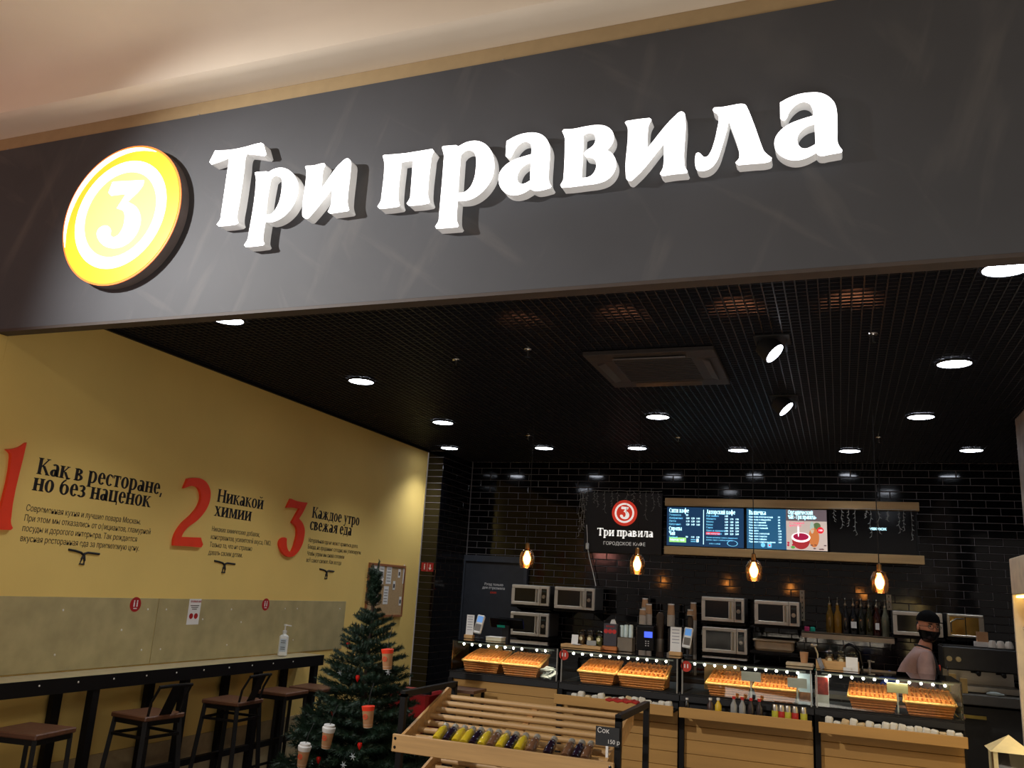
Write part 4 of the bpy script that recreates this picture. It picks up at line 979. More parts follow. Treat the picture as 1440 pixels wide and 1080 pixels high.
q = at(697, 900, Y=6.4)
t = thing('small_box', 'low cream cardboard box on the first display case', 'box', (q.x, 6.4, TT))
MB().box((0, 0, .014), (.13, .09, .028), bev=.002).build('box_body', mat('cream_card2', (200, 190, 160), .6), t); MB().box((0, 0, .0295), (.134, .094, .004)).build('lid', M_PAPER, t)

# board with dessert cups
def dome_cup(px, lab, yy, base, g, fill):
    q = at(px, 900, Y=yy)
    t = thing('dessert_cup', lab, 'cup', (q.x, yy, base), group=g)
    MB().lathe([(.022, 0), (.026, .03), (.030, .075), (.0305, .078), (.0285, .076), (.024, .03), (.0, .004)], n=18).build('cup', G_CLEAR, t, smooth=True)
    MB().lathe([(0, .003), (.0215, .003), (.0275, .066), (0, .07)], n=18).build('filling', fill, t, smooth=True)
    MB().lathe([(.0315, .078), (.031, .084), (.026, .098), (.014, .108), (0, .110)], n=18).build('lid', G_CLEAR, t, smooth=True)
    shape('label', [circ(.014, 16)], .001, FRONT, (0, -.0285, .045), mat('cream_label', (226, 214, 170), .5), t)
q0, q1 = at(792, 905, Y=6.42), at(848, 905, Y=6.42)
t = thing('serving_board', 'light wooden board carrying three dessert cups above the second case', 'board', ((q0.x+q1.x)/2, 6.42, TT))
MB().box((0, 0, .012), (q1.x-q0.x, .13, .024), bev=.003).build('board', M_WOOD, t)
gg = 'domed dessert cups above the second case'
fills = [mat('filling_nut', (150, 120, 80), .6), mat('filling_cream', (170, 150, 110), .6), mat('filling_green', (130, 130, 70), .6)]
for j, x in enumerate((818, 830, 843)): dome_cup(x, 'clear domed dessert cup with ' + ('brown', 'cream', 'greenish')[j] + ' filling on the light board', 6.44, TT+.025, gg, fills[j])
q = at(809, 903, Y=6.4)
t = thing('menu_leaflet', 'white folded leaflet on the light board beside the dessert cups', 'leaflet', (q.x, 6.385, TT+.025))
MB().box((0, 0, .035), (.05, .003, .07), Matrix.Rotation(-.2, 3, 'X')).box((.02, -.02, .002), (.07, .05, .003)).build('leaflet', M_PAPER, t)
q = at(831, 908, Y=6.36)
t = thing('price_card', 'small grey price card standing before the dessert cups', 'price card', (q.x, 6.37, TT+.0245))
MB().box((0, 0, .02), (.072, .003, .035), Matrix.Rotation(-.15, 3, 'X')).build('card', mat('grey_card', (140, 138, 130), .5), t)
q = at(859, 902, Y=6.45)
t = thing('wood_block', 'orange-brown wooden block under the dark cherry carton', 'block', (q.x, 6.45, TT)); MB().box((0, 0, .015), (.115, .09, .03), bev=.003).build('block', mat('orange_wood', (180, 106, 46), .5, var=.15), t)
t = thing('cherry_carton', 'dark carton printed with three red cherries on a wooden block', 'carton', (q.x, 6.45, TT+.031))
MB().box((0, 0, .08), (.10, .06, .16), bev=.002).build('carton', mat('dark_carton', (52, 46, 54), .5), t)
for s in (-1, 0, 1): shape('cherry_print', [circ(.016, 16, s*.032, .105)], .001, FRONT, (0, -.0305, 0), RC, t)
text('carton_print', 'ВИШНЯ', .018, FRONT, (0, -.0305, .135), RC, t, align='CENTER')
MB().poly([(-.01, 0, .16), (.035, 0, .16), (.02, 0, .195), (-.0, 0, .19)], (0, .02, 0)).build('bag_top', M_WHITE, t)
q = at(879, 912, Y=6.45)
t = thing('lid_dispenser', 'brushed steel dispenser box above the second case', 'dispenser', (q.x, 6.48, TT-.0))
MB().box((0, 0, .05), (.115, .10, .10), bev=.003).build('box', mat('dull_steel', (120, 110, 96), .45, metal=.7), t)
for j, (dx, h) in enumerate(((-.035, .085), (-.002, .09), (.035, .092))):
    o = thing('lid_stack', 'tall stack of pale cup lids in the steel dispenser, ' + ORD[j] + ' from the cherry carton', 'cup lids', (q.x+dx, 6.48, TT+.1005), group='stacks of pale cup lids')
    MB().lathe([(.015, 0), (.0165, .004), (.0165, h-.006), (.012, h), (0, h)], n=14).build('stack', mat('pale_lid', (206, 222, 220), .4, var=.06, scale=60, stretch=(1, 1, 12)), o, smooth=True)

# board with cups and scoop above the last case
q0, q1 = at(1148, 935, Y=6.45), at(1208, 940, Y=6.45)
t = thing('wooden_tray', 'brown wooden tray with paper cups and utensils above the last case', 'tray', ((q0.x+q1.x)/2, 6.45, TT)); W = q1.x-q0.x; tcx = (q0.x+q1.x)/2
MB().box((0, 0, .006), (W, .16, .012)).build('base', M_WOOD, t)
for s in (-1, 1): MB().box((0, s*.078, .028), (W, .008, .056)).build('long_side', M_WOOD, t)
for s in (-1, 1): MB().box((s*(W/2-.004), 0, .028), (.008, .148, .056)).build('short_side', M_WOOD, t)
gg = 'domed dessert cups in the wooden tray'
for j, x in enumerate((1166, 1182, 1199)): dome_cup(x, 'clear domed dessert cup in the brown wooden tray, ' + ('nearest the scoop', 'in the middle', 'behind the white card')[j], 6.46, TT+.013, gg, fills[j])
t = thing('white_card', 'folded white card leaning at the corner of the wooden tray', 'card', (at(1198, 936, Y=6.36).x, 6.355, TT)); MB().box((0, 0, .045), (.075, .003, .09), Matrix.Rotation(-.12, 3, 'X')).box((-.03, -.012, .012), (.05, .003, .022)).build('card', M_PAPER, t)
t = thing('scoop', 'small metal scoop standing up in the wooden tray', 'scoop', (at(1150, 925, Y=6.43).x, 6.43, TT+.012))
MB().tube([(0, 0, 0), (.0, 0, .08), (-.02, 0, .13)], .006, 8).build('handle', M_STEEL, t); MB().sph((-.022, 0, .135), .02, (1.2, 1, .6)).build('bowl', M_STEEL, t)
t = thing('spoon_bundle', 'shiny foil packet leaning on the front of the wooden tray', 'packet', (at(1154, 938, Y=6.35).x, 6.35, TT)); MB().box((0, 0, .035), (.03, .006, .075), Matrix.Rotation(-.35, 3, 'Y'), bev=.002).build('packet', M_CHROME, t)
t = thing('paper_cup', 'small brown paper cup above the third case', 'cup', (at(1131, 934, Y=6.55).x, 6.55, TT+.0185)); MB().lathe([(.022, 0), (.029, .07), (.031, .072), (.027, .07), (0, .01)], n=16).build('cup', M_CUP, t, smooth=True)
t = thing('cutting_board', 'thin pale board lying above the end of the third case', 'board', (at(1125, 938, Y=6.52).x, 6.52, TT)); MB().box((0, 0, .009), (.18, .14, .018), bev=.002).build('board', mat('pale_board', (190, 170, 136), .5), t)
t = thing('soap_dispenser', 'dark soap bottle with pump behind the last case', 'bottle', (at(1223, 940, Y=6.95).x, 6.95, 1.1))
MB().lathe([(.033, 0), (.036, .01), (.036, .17), (.012, .19), (.012, .2)], n=16).build('body', mat('dark_soap', (70, 68, 66), .3), t, smooth=True); MB().lathe([(.008, .2), (.008, .235), (.014, .238), (.014, .25), (0, .25)], n=10).bar((0, 0, .243), (.035, 0, .24), .008).build('pump', M_STEEL, t)
t = thing('blue_cloth', 'crumpled bright blue cloth behind the last case', 'cloth', (at(1232, 945, Y=6.95).x+.06, 6.95, 1.1))
MB().sph((0, 0, .15), .04, (1.2, .8, .9), 10).sph((.03, .01, .12), .05, (1, .8, 1.4), 10).sph((0, 0, .06), .05, (1, .8, 1.2), 10).build('cloth', mat('blue_cloth', (22, 70, 190), .7), t)
t = thing('sink_bench', 'steel sink bench behind the last display case', 'bench', (.22, 6.98, 0))
MB().box((0, 0, 1.085), (.9, .3, .03)).build('bench_top', M_STEEL, t)
for s in (-1, 1):
    for u in (-1, 1): MB().box((s*.42, u*.12, .535), (.03, .03, 1.07)).build('leg', M_STEEL, t)
t = thing('faucet', 'black curved faucet rising behind the wooden tray', 'faucet', (at(1212, 940, Y=6.95).x, 7.0, 1.1))
MB().tube([(0, 0, 0), (0, 0, .22), (-.01, 0, .29), (-.04, 0, .335), (-.08, 0, .35), (-.11, 0, .335), (-.12, 0, .31)], .011, 10).build('spout', mat('gunmetal', (52, 52, 54), .15, metal=1), t, smooth=True)
MB().cyl((0, 0, 0), (0, 0, .05), .02).bar((0, 0, .045), (.04, -.02, .07), .01).build('valve', MATS['gunmetal'], t)

# ------------------------------------------------------------------ back counter, machines and microwaves
BY = 9.2
t = thing('back_counter', 'long black back counter along the tiled wall', 'counter', (-1.45, BY+.0, 0))
MB().box((0, 0, .92), (4.3, .56, .04), bev=.003).build('worktop', M_BLKM, t)
for k in range(6): MB().box((-1.79+k*.716, .02, .45), (.70, .5, .88), bev=.003).build('cabinet', M_BLK, t)
def coffee_machine(x0, x1, yt, lab, screen):
    a, b = at(x0, yt, Y=9.0), at(x1, yt, Y=9.0); W = b.x-a.x; H = a.z-.941
    t = thing('coffee_machine', lab, 'coffee machine', ((a.x+b.x)/2, 9.2, .941), group='black bean-to-cup coffee machines')
    MB().box((0, .04, H/2), (W, .32, H), bev=.008).build('body', M_BLK, t)
    MB().box((0, -.135, H*.72), (W*.92, .03, H*.5), bev=.004).build('front_panel', M_BLKM, t)
    MB().box((0, -.17, .02), (W*.8, .12, .04), bev=.003).build('drip_tray', M_STEELB, t)
    MB().box((W*.05, -.165, H*.42), (W*.28, .05, .07), bev=.004).build('spout_block', M_BLK, t)
    MB().box((-W*.46, -.1, H*.5), (.012, .06, H*.9)).build('chrome_edge', M_STEEL, t)
    if screen:
        MB().box((W*.18, -.153, H*.80), (.085, .006, .06), bev=.001).build('screen', emi('blue_screen', (70, 96, 230), 1.3), t)
    for i in range(3):
        for s in range(2): MB().box((W*(.05+.14*s), -.152, H*.66-.022*i), (.014, .004, .010)).build('button', M_WHITE, t)
    return t, H
c1, H1 = coffee_machine(893, 919, 878, 'black coffee machine with blue screen and cup stacks on it', True)
c2, H2 = coffee_machine(938, 962, 881, 'black coffee machine with tall cup stack beside the white card', False)
def cupstack(px, ytop, ybot, lab, yy=9.2, w=.075, kraft=.5, base=None):
    q = at(px, ybot, Y=yy); qt = at(px, ytop, Y=yy); h = qt.z-(base if base is not None else q.z); bz = base if base is not None else q.z
    t = thing('cup_stack', lab, 'cups', (q.x, yy, bz), group='stacks of paper cups')
    r_ = w/2
    MB().lathe([(r_, 0), (r_*.98, h*(1-kraft)-.001), (0, h*(1-kraft))], n=16).build('lower_cups', mat('grey_cup', (200, 186, 168), .5, var=.1, scale=50, stretch=(1, 1, 8)), t, smooth=True)
    MB().lathe([(0, h*(1-kraft)), (r_*.98, h*(1-kraft)+.001), (r_*.8, h-.012), (r_*.78, h-.012), (0, h-.012)], n=16).build('upper_cup', M_CUP, t, smooth=True)
    MB().lathe([(r_*.84, h-.014), (r_*.84, h), (r_*.7, h), (0, h-.002)], n=16).build('cup_base', M_CUPW, t, smooth=True)
z1_ = .941+H1; z2_ = .941+H2
cupstack(906.5, 841, 880, 'tallest stack of paper cups at the back of the first coffee machine', 9.28, base=z1_+.001, kraft=.35)
cupstack(912, 849, 880, 'middle stack of paper cups on the first coffee machine', 9.2, base=z1_+.001)
cupstack(903.5, 856, 880, 'shortest stack of paper cups at the front of the first coffee machine', 9.12, base=z1_+.001, kraft=.4)
cupstack(943.5, 849, 880, 'single tall stack of paper cups on the second coffee machine', 9.15, base=z2_+.001, w=.08)
def steel_urn(px, ytop, lab, wpx=12):
    q = at(px, ytop, Y=9.15); h = q.z-.941; r_ = .045 if px < 950 else .032
    t = thing('coffee_grinder', lab, 'grinder', (q.x, 9.18, .941))
    MB().lathe([(r_, 0), (r_, h*.55), (r_*.9, h*.56)], n=20).build('body', MATS['dull_steel'], t, smooth=True)
    MB().lathe([(r_*.85, h*.56), (r_*.95, h*.94), (r_*.5, h), (0, h)], n=20).build('hopper', mat('brown_smoked', (72, 58, 46), .2), t, smooth=True)
steel_urn(928, 861, 'steel coffee grinder with smoked hopper between the coffee machines')
steel_urn(970.5, 866, 'smoked tall canister beside the second coffee machine')
cupstack(975, 847, 885, 'tall kraft cup stack beside the stacked microwaves', 9.33, base=.941, kraft=.25)
cupstack(970.5, 857, 885, 'kraft cup stack standing on the smoked canister', 9.18, base=at(970.5, 866, Y=9.15).z+.002, w=.07, kraft=.9)

MW = [((721, 821), (772, 852), 'upper microwave beside the staff door'), ((781, 824), (836, 858), 'microwave under the hanging white cable'), ((719, 859), (771, 895), 'lower microwave beside the staff door'),
      ((987, 838), (1047, 875), 'upper microwave beside the tall cup stack'), ((1061, 843), (1125, 880), 'microwave between the stack and the bottle shelf'), ((988, 880), (1051, 919), 'lower microwave beside the tall cup stack'),
      ((1255, 858), (1327, 895), 'large microwave behind the barista'), ((1331, 862), (1386, 898), 'steel toaster oven with yellow reflections beside the barista')]
shelfz = []
for k, (pa, pb, lab) in enumerate(MW):
    FYm = 9.02
    a, b = at(*pa, Y=FYm), at(*pb, Y=FYm); W = b.x-a.x
    cz = at(pa[0], pb[1]-2, Y=FYm).z; H = a.z-cz; dp = .34
    t = thing('microwave_oven', 'silver ' + lab if k < 7 else lab, 'microwave' if k < 7 else 'oven', ((a.x+b.x)/2, FYm, cz), group='silver microwaves on the tiled wall' if k < 7 else None)
    if k == 7: t.name = 'toaster_oven'
    mt = M_MW if k < 7 else M_STEEL
    MB().box((0, dp/2+.012, H/2+.006), (W, dp, H-.012), bev=.004).build('body', mat('microwave_dark', (70, 68, 66), .5), t)
    dw = W*.76 if k < 7 else W*.98
    x0_ = -W/2
    m = MB(); fr = .035 if k < 7 else .022
    m.box((x0_+dw/2, 0, H-.006-fr/2), (dw, .03, fr), bev=.004); m.box((x0_+dw/2, 0, .006+fr/2), (dw, .03, fr), bev=.004)
    m.box((x0_+fr/2, 0, H/2), (fr, .03, H-.014-2*fr)); m.box((x0_+dw-fr/2-.01, 0, H/2), (fr*.9+.02, .03, H-.014-2*fr))
    m.build('door', mt, t)
    MB().box((x0_+dw/2, -.004, H/2), (dw-2*fr, .012, H-2*fr-.004)).build('door_window', M_BLK if k < 7 else mat('oven_yellow_reflection', (196, 158, 84), .15, metal=1), t)  # the oven's yellow reflection is put into its window colour
    if k < 7:
        MB().cyl((x0_+dw-.03, -.036, .04), (x0_+dw-.03, -.036, H-.04), .007, n=10).bar((x0_+dw-.03, -.03, .05), (x0_+dw-.03, -.012, .05), .01).bar((x0_+dw-.03, -.03, H-.05), (x0_+dw-.03, -.012, H-.05), .01).build('handle', M_STEEL, t)
        cw = W-dw
        MB().box((W/2-cw/2, 0, H/2), (cw-.004, .03, H-.012), bev=.004).build('control_frame', mt, t)
        MB().box((W/2-cw/2-.006, -.0155, H/2), (cw-.045, .004, H-.07)).build('control_panel', M_BLK, t)
        MB().lathe([(.021, 0), (.019, .014), (.0, .015)], (W/2-cw/2-.006, -.0175, H*.46), n=18, rot=Matrix.Rotation(PI/2, 3, 'X')).build('knob', M_STEEL, t)
        MB().box((W/2-cw/2-.006, -.018, H*.72), (cw-.06, .002, .018)).build('display', mat('dim_display', (40, 52, 50), .2), t)
    else:
        MB().box((x0_+dw*.5, -.009, H/2), (.008, .008, H-2*fr)).build('mullion', M_BLK, t)
        MB().tube([(x0_+.03, -.02, .05), (x0_+.03, -.035, H*.65), (x0_+.07, -.035, H*.78), (x0_+.14, -.02, H*.8)], .007, 8).build('handle', M_STEEL, t)
    for s in (-1, 1): MB().cyl((s*(W/2-.05), .06, 0), (s*(W/2-.05), .06, .012), .012, n=10).build('foot', M_BLKM, t)
    s = thing('wall_shelf', 'thin black metal shelf carrying the ' + ('first upper microwave' if k == 0 else 'microwave under the white cable' if k == 1 else 'first lower microwave' if k == 2 else 'second upper microwave' if k == 3 else 'microwave beside the bottle shelf' if k == 4 else 'second lower microwave' if k == 5 else 'microwave behind the barista' if k == 6 else 'toaster oven'), 'shelf', ((a.x+b.x)/2, FYm+.22, cz-.012), group='black shelves under the microwaves')
    MB().box((0, 0.02, 0), (W+.02, .47, .012+.011)).build('shelf_board', M_STEELB, s)
    for u in (-1, 1): MB().poly([(u*(W/2-.03), .245, -.01), (u*(W/2-.03), -.16, -.012), (u*(W/2-.03), .245, -.10)], (.006, 0, 0)).build('bracket', M_STEELB, s)
q0, q1 = at(1060, 900, Y=9.15), at(1119, 918, Y=9.15)
t = thing('storage_tub', 'beige plastic storage tub on the back wall shelf below the microwave', 'tub', ((q0.x+q1.x)/2, 9.2, q1.z)); W = q1.x-q0.x; H = q0.z-q1.z+.01
BG = mat('beige_tub', (196, 176, 146), .5)
MB().box((0, 0, H/2), (W*.92, .28, H), bev=.02).build('tub', BG, t); MB().box((0, 0, H), (W, .31, .02), bev=.006).build('lid', BG, t)
s = thing('wall_shelf', 'thin black metal shelf carrying the beige storage tub', 'shelf', ((q0.x+q1.x)/2, 9.24, q1.z-.013), group='black shelves under the microwaves')
MB().box((0, .01, 0), (W+.05, .46, .024)).build('shelf_board', M_STEELB, s)
# bottle shelf with uprights
q0, q1 = at(1127, 889, Y=9.05), at(1258, 900, Y=9.05); sz = (at(1190, 892, Y=9.05).z)
t = thing('bottle_shelf', 'stainless steel wall shelf carrying the row of syrup bottles', 'shelf', ((q0.x+q1.x)/2, 9.25, sz)); W = q1.x-q0.x
MB().box((0, 0, -.006), (W, .42, .012)).build('shelf_board', M_STEEL, t); MB().box((0, -.207, -.03), (W, .006, .055)).build('front_lip', M_STEEL, t)
for s in (-1, 1): MB().poly([(s*(W/2-.02), .215, -.015), (s*(W/2-.02), -.17, -.015), (s*(W/2-.02), .215, -.14)], (.006, 0, 0)).build('bracket', M_STEEL, t)
for k, (x, ya, yb) in enumerate(((1128.5, 830, 873), (1251, 836, 858))):
    a, b = at(x, ya, Y=9.4), at(x, yb, Y=9.4)
    t = thing('shelf_rail', 'vertical grey slotted shelf rail ' + ('beside the microwave at the bottle shelf start' if k == 0 else 'beside the large microwave at the bottle shelf end'), 'rail', (b.x, 9.46, b.z), group='vertical shelf rails')
    MB().box((0, 0, (a.z-b.z)/2), (.045, .03, a.z-b.z)).build('rail', MATS['pale_steel_edge'], t)
    for j in range(6): MB().box((0, -.016, .03+j*.05), (.008, .002, .02)).build('slot', M_BLK, t)
bx = (1167.6, 1178.7, 1189.8, 1201, 1212, 1223, 1234, 1245.7)
bc = [(96, 70, 20), (120, 84, 24), (26, 24, 24), (16, 16, 18), (26, 26, 20), (44, 40, 20), (50, 16, 12), (96, 96, 78)]
bn = ['golden', 'amber', 'dark grey', 'black with white label', 'dark olive', 'half-filled straw coloured', 'dark red with white label', 'pale clear']
for j, x in enumerate(bx):
    q = at(x, 890, Y=9.18)
    t = thing('syrup_bottle', bn[j] + ' syrup bottle with metal pourer, ' + ORD[j] + ' along the steel shelf', 'bottle', (q.x, 9.18, sz+.001), group='syrup bottles on the steel shelf')
    MB().lathe([(.034, 0), (.037, .008), (.037, .15), (.031, .185), (.016, .225), (.0145, .27)], n=18).build('body', mat('syrup_%d' % j, bc[j], .1, coat=.4), t, smooth=True)
    MB().lathe([(.016, .27), (.016, .285), (.006, .29), (.005, .33), (.009, .335), (.0, .345)], n=12).build('pourer', M_STEEL, t, smooth=True)
    if j in (3, 6): MB().box((0, -.038, .09), (.05 if j == 3 else .035, .002, .06)).build('label', M_PAPER, t)
for j, (px, col, nm) in enumerate((((1130, 880), (190, 60, 110), 'pink'), ((1138, 878), (20, 140, 120), 'teal'))):
    q = at(*px, Y=9.15)
    t = thing('sponge', nm + ' kitchen sponge at the end of the steel bottle shelf', 'sponge', (q.x+.03, 9.15, sz+.001)); MB().box((0, 0, .022), (.05, .06, .044), bev=.008).build('sponge', mat('sponge_'+nm, col, .9), t)

# coffee bar with espresso machine
WZ = 1.10; WY = 7.95
t = thing('coffee_bar', 'grey worktop with dark front carrying the espresso machine', 'counter', (1.35, WY, 0))
MB().box((0, .33, WZ-.04), (1.1, .66, .08), bev=.006).build('worktop', mat('grey_worktop', (92, 90, 84), .4), t)
MB().box((0, .36, .5), (1.06, .58, 1.0)).build('front_panel', mat('dark_front', (52, 50, 46), .5), t)
MB().box((-.42, .02, WZ-.17), (.24, .02, .025)).build('gleam_strip', mat('gleam_strip', (170, 150, 80), .3, metal=1), t)  # yellowish gleam under the worktop, put in as a coloured strip
a, b = at(1326, 905, Y=8.1), at(1432, 905, Y=8.1)
t = thing('espresso_machine', 'wide dark espresso machine with two brew groups and cups on top', 'espresso machine', ((a.x+b.x)/2, 8.12, WZ+.001)); W = b.x-a.x; H = a.z-WZ-.01
MB().box((0, .22, H*.72), (W, .42, H*.52), bev=.01).build('body', mat('espresso_dark', (54, 54, 54), .35, metal=.4), t)
MB().box((0, .34, H*.27), (W*.96, .2, H*.5)).build('back_splash', M_STEEL, t)
MB().box((0, .16, .03), (W, .36, .05), bev=.004).build('drip_tray', M_STEEL, t)
MB().box((0, .22, H-.01), (W*.98, .4, .012)).build('cup_rail', M_STEELB, t)
for s in (-.42, -.30): MB().lathe([(.022, 0), (.02, .02), (0, .022)], (s*W, .01, H*.70), n=14, rot=Matrix.Rotation(PI/2, 3, 'X')).build('steam_knob', mat('cream_knob', (214, 190, 130), .3), t)
for s in (-.06, .27):
    g_ = MB().cyl((s*W, .07, H*.46), (s*W, .07, H*.60), .036, n=18).build('group_head', M_CHROME, t, smooth=True)
    MB().cyl((s*W, .07, H*.42), (s*W, .07, H*.46), .038, n=18).cyl((s*W, .04, H*.44), (s*W, -.09, H*.42), .013, .016, n=10).build('portafilter', M_STEELB, g_)
for s in (-.46, .47): MB().tube([(s*W, .0, H*.55), (s*W, -.04, H*.45), (s*W, -.04, H*.15)], .006, 8).build('steam_wand', M_CHROME, t)
for j in range(3):
    z_ = WZ+.001+H; 
    q = (a.x+b.x)/2+W*(.2+.11*j)
    o = thing('coffee_cup', 'white cup upside down on the espresso machine, ' + ORD[j] + ' from the carton', 'cup', (q, 8.25, z_), group='cups on the espresso machine'); MB().lathe([(.036, 0), (.034, .02), (.022, .055), (0, .058)], n=16).build('cup', M_CUPW, o, smooth=True)
q = at(1393, 922, Y=8.2); o = thing('small_carton', 'small brown and white carton on the espresso machine', 'box', ((a.x+b.x)/2+W*.08, 8.3, WZ+H+.001)); MB().box((0, 0, .02), (.12, .1, .04)).build('base', M_PAPER, o); MB().box((0, 0, .08), (.08, .07, .08)).build('carton', M_CUP, o)
o = thing('cup_cloth', 'pale crumpled cloth on the coffee bar worktop', 'cloth', (at(1398, 965, Y=8.0).x, 8.01, WZ+.001)); MB().sph((0, 0, .012), .05, (1.2, .7, .35), 10).sph((.04, .01, .01), .03, (1.2, .8, .4), 10).build('cloth', mat('pale_cloth', (170, 180, 176), .8), o)
o = thing('milk_carton', 'two small yellow-lit cartons standing under the espresso machine spouts', 'carton', ((a.x+b.x)/2-W*.38, 8.08, WZ+.0015)); MB().box((-.02, -.06, .07), (.05, .05, .14)).box((.06, -.05, .055), (.05, .05, .11)).build('cartons', mat('ochre_carton', (190, 156, 90), .5), o)

# ------------------------------------------------------------------ open fridge against the grey wall, lantern
FX = .99; F0, F1 = 4.1, 6.1
t = thing('open_fridge', 'tall open display fridge with cream header and lit yellow inside by the grey wall', 'fridge', (FX, (F0+F1)/2, 0)); L = F1-F0; ft = 2.065
CR = mat('cream_enamel', (214, 198, 170), .5)
MB().box((.15, 0, ft-.11), (.3, L, .22), bev=.005).build('header', CR, t)
for s in (-1, 1): MB().box((.15, s*(L/2-.015), (ft-.22)/2), (.3, .03, ft-.22)).build('side_panel', CR, t)
MB().box((.29, 0, (ft-.22)/2), (.02, L-.06, ft-.22)).build('back_panel', mat('yellow_lit_panel', (214, 184, 96), .6), t)
MB().box((.15, 0, .15), (.3, L-.06, .3)).build('plinth', CR, t)
for j in range(5): MB().box((.16, 0, .45+j*.3), (.24, L-.06, .015)).build('shelf', CR, t)
MB().box((.03, 0, ft-.23), (.03, L-.1, .012)).build('light_tube', emi('fridge_tube', (255, 214, 120), 6), t)
r = random.Random(8)
cols = [('red', (170, 40, 30)), ('cream', (210, 190, 150)), ('brown', (120, 80, 50)), ('yellow', (210, 170, 60))]
for j in range(5):
    for i in range(4):
        c_, rgb = cols[(i+j*3) % 4]
        o = thing('packaged_food', c_ + ' food pack on the ' + ('bottom', 'second', 'third', 'fourth', 'top')[j] + ' fridge shelf, ' + ORD[i] + ' from the far side', 'food pack', (FX+.13, F1-.12-.17*i, .459+j*.3), group='food packs in the open fridge')
        MB().box((0, 0, .06), (.12, .13, .12), bev=.008).build('pack', mat('pack_'+c_, rgb, .5), o)
        MB().box((-.0612, 0, .06), (.002, .07, .05)).build('label', M_PAPER, o)
lamp('AREA', 'fridge_light', (FX-.01, F1-.9, 1.25), 5, (1, .74, .32), (-1, .55, -.15), shape='RECTANGLE', size=1.1, size_y=1.2)
lx, ly = .735, 4.9
o = thing('plinth_block', 'square dark plinth under the cream lantern', 'plinth', (lx, ly, 0)); MB().box((0, 0, .43), (.2, .2, .86), bev=.004).build('block', M_BLKM, o)
t = thing('lantern', 'cream wooden house lantern with dark panes beside the counter end', 'lantern', (lx, ly, .861)); 
CW = mat('cream_wood', (206, 190, 140), .5)
MB().box((0, 0, .01), (.17, .17, .02)).build('base', CW, t)
for sx in (-1, 1):
    for sy in (-1, 1): MB().box((sx*.072, sy*.072, .125), (.018, .018, .21)).build('post', CW, t)
m = MB(); bm = m.bm; v = [bm.verts.new(c_) for c_ in ((-.095, -.095, .228), (.095, -.095, .228), (.095, .095, .228), (-.095, .095, .228), (0, 0, .30))]
bm.faces.new(v[:4])
for i in range(4): bm.faces.new((v[i], v[(i+1) % 4], v[4]))
m.build('roof', CW, t)
for i in range(4):
    R = Matrix.Rotation(i*PI/2, 3, 'Z'); MB().box(R @ Vector((0, -.074, .125)), (.126, .003, .205), R).build('pane', glass('lantern_pane', (.5, .46, .4), 1.2), t)
MB().cyl((0, 0, .02), (0, 0, .10), .025, n=14).build('candle', M_RED, t)

# ------------------------------------------------------------------ wooden bottle rack in front of the counter
t = thing('display_rack', 'wooden slatted display rack in a black steel frame with tilted shelves', 'rack', (-1.59, 4.5, 0)); HX = .58
for sx in (-1, 1):
    for y in (-.28, .36): MB().box((sx*HX, y, .565), (.03, .03, 1.13)).build('frame_post', M_STEELB, t)
    MB().box((sx*HX, .04, 1.13), (.03, .67, .03)).build('frame_rail', M_STEELB, t); MB().box((sx*HX, .04, .10), (.03, .61, .03)).build('frame_rail', M_STEELB, t)
def rack_shelf(zf, zb_, yf=-.36, yb=.20, nr=8):
    MB().box((0, yf, zf+.0), (1.165, .018, .086), bev=.003).build('front_board', M_WOODX, t)
    for s in (-1, 1):
        for dz in (-.02, .022): MB().sph((s*.565, yf-.009, zf+dz), .008, (1, .5, 1), 8).build('bolt', M_BLK, t)
        MB().poly([(s*.545, yf+.01, zf-.04), (s*.545, yb, zb_-.05), (s*.545, yb+.01, zb_+.03), (s*.545, yb-.02, zb_+.04), (s*.545, yf+.01, zf+.04)], (.016*(-s), 0, 0)).build('side_board', M_WOOD, t)
    for j in range(nr):
        f = (j+.6)/nr; y = yf+(yb-yf)*f; z = zf-.022+(zb_-zf+.02)*f
        MB().cyl((-.535, y, z), (.535, y, z), .0155, n=12).build('rod', M_WOODX, t, smooth=True)
    MB().bar((0, yf+.02, zf-.045), (0, yb, zb_-.02), .03, .014).build('middle_rib', M_WOOD, t)
rack_shelf(.90, 1.09); rack_shelf(.60, .79); rack_shelf(.30, .49)
# juice bottles lying against the front board
prot = {}
def juice(kind, loc, lab):
    col = {'y': (206, 178, 40), 'd': (34, 20, 34), 'b': (110, 78, 56)}[kind]
    if kind not in prot:
        t = thing('juice_bottle', lab, 'bottle', loc, group='small juice bottles on the rack')
        R = Matrix.Rotation(-1.13, 3, 'X')
        MB().lathe([(.018, 0), (.021, .006), (.021, .07), (.013, .088), (.012, .094)], n=16, rot=R).build('body', mat('juice_'+kind, col, .12, coat=.5), t, smooth=True)
        MB().lathe([(.0155, .093), (.0155, .112), (.0, .113)], n=14, rot=R).build('cap', mat('grey_cap', (176, 172, 160), .3, metal=.5), t)
        t.scale = (1.15, 1.15, 1.15); prot[kind] = t; return t
    return dup(prot[kind], loc, None, lab)
jb = [(613.3, 'y'), (626.7, 'd'), (640, 'y'), (652, 'y'), (664, 'd'), (676.7, 'y'), (689, 'b'), (702, 'y'), (714.5, 'd'), (728, 'y'), (744.5, 'b'), (769, 'd'), (794.5, 'b'), (809, 'd'), (822, 'b')]
cn = {'y': 'yellow', 'd': 'dark purple', 'b': 'brown'}
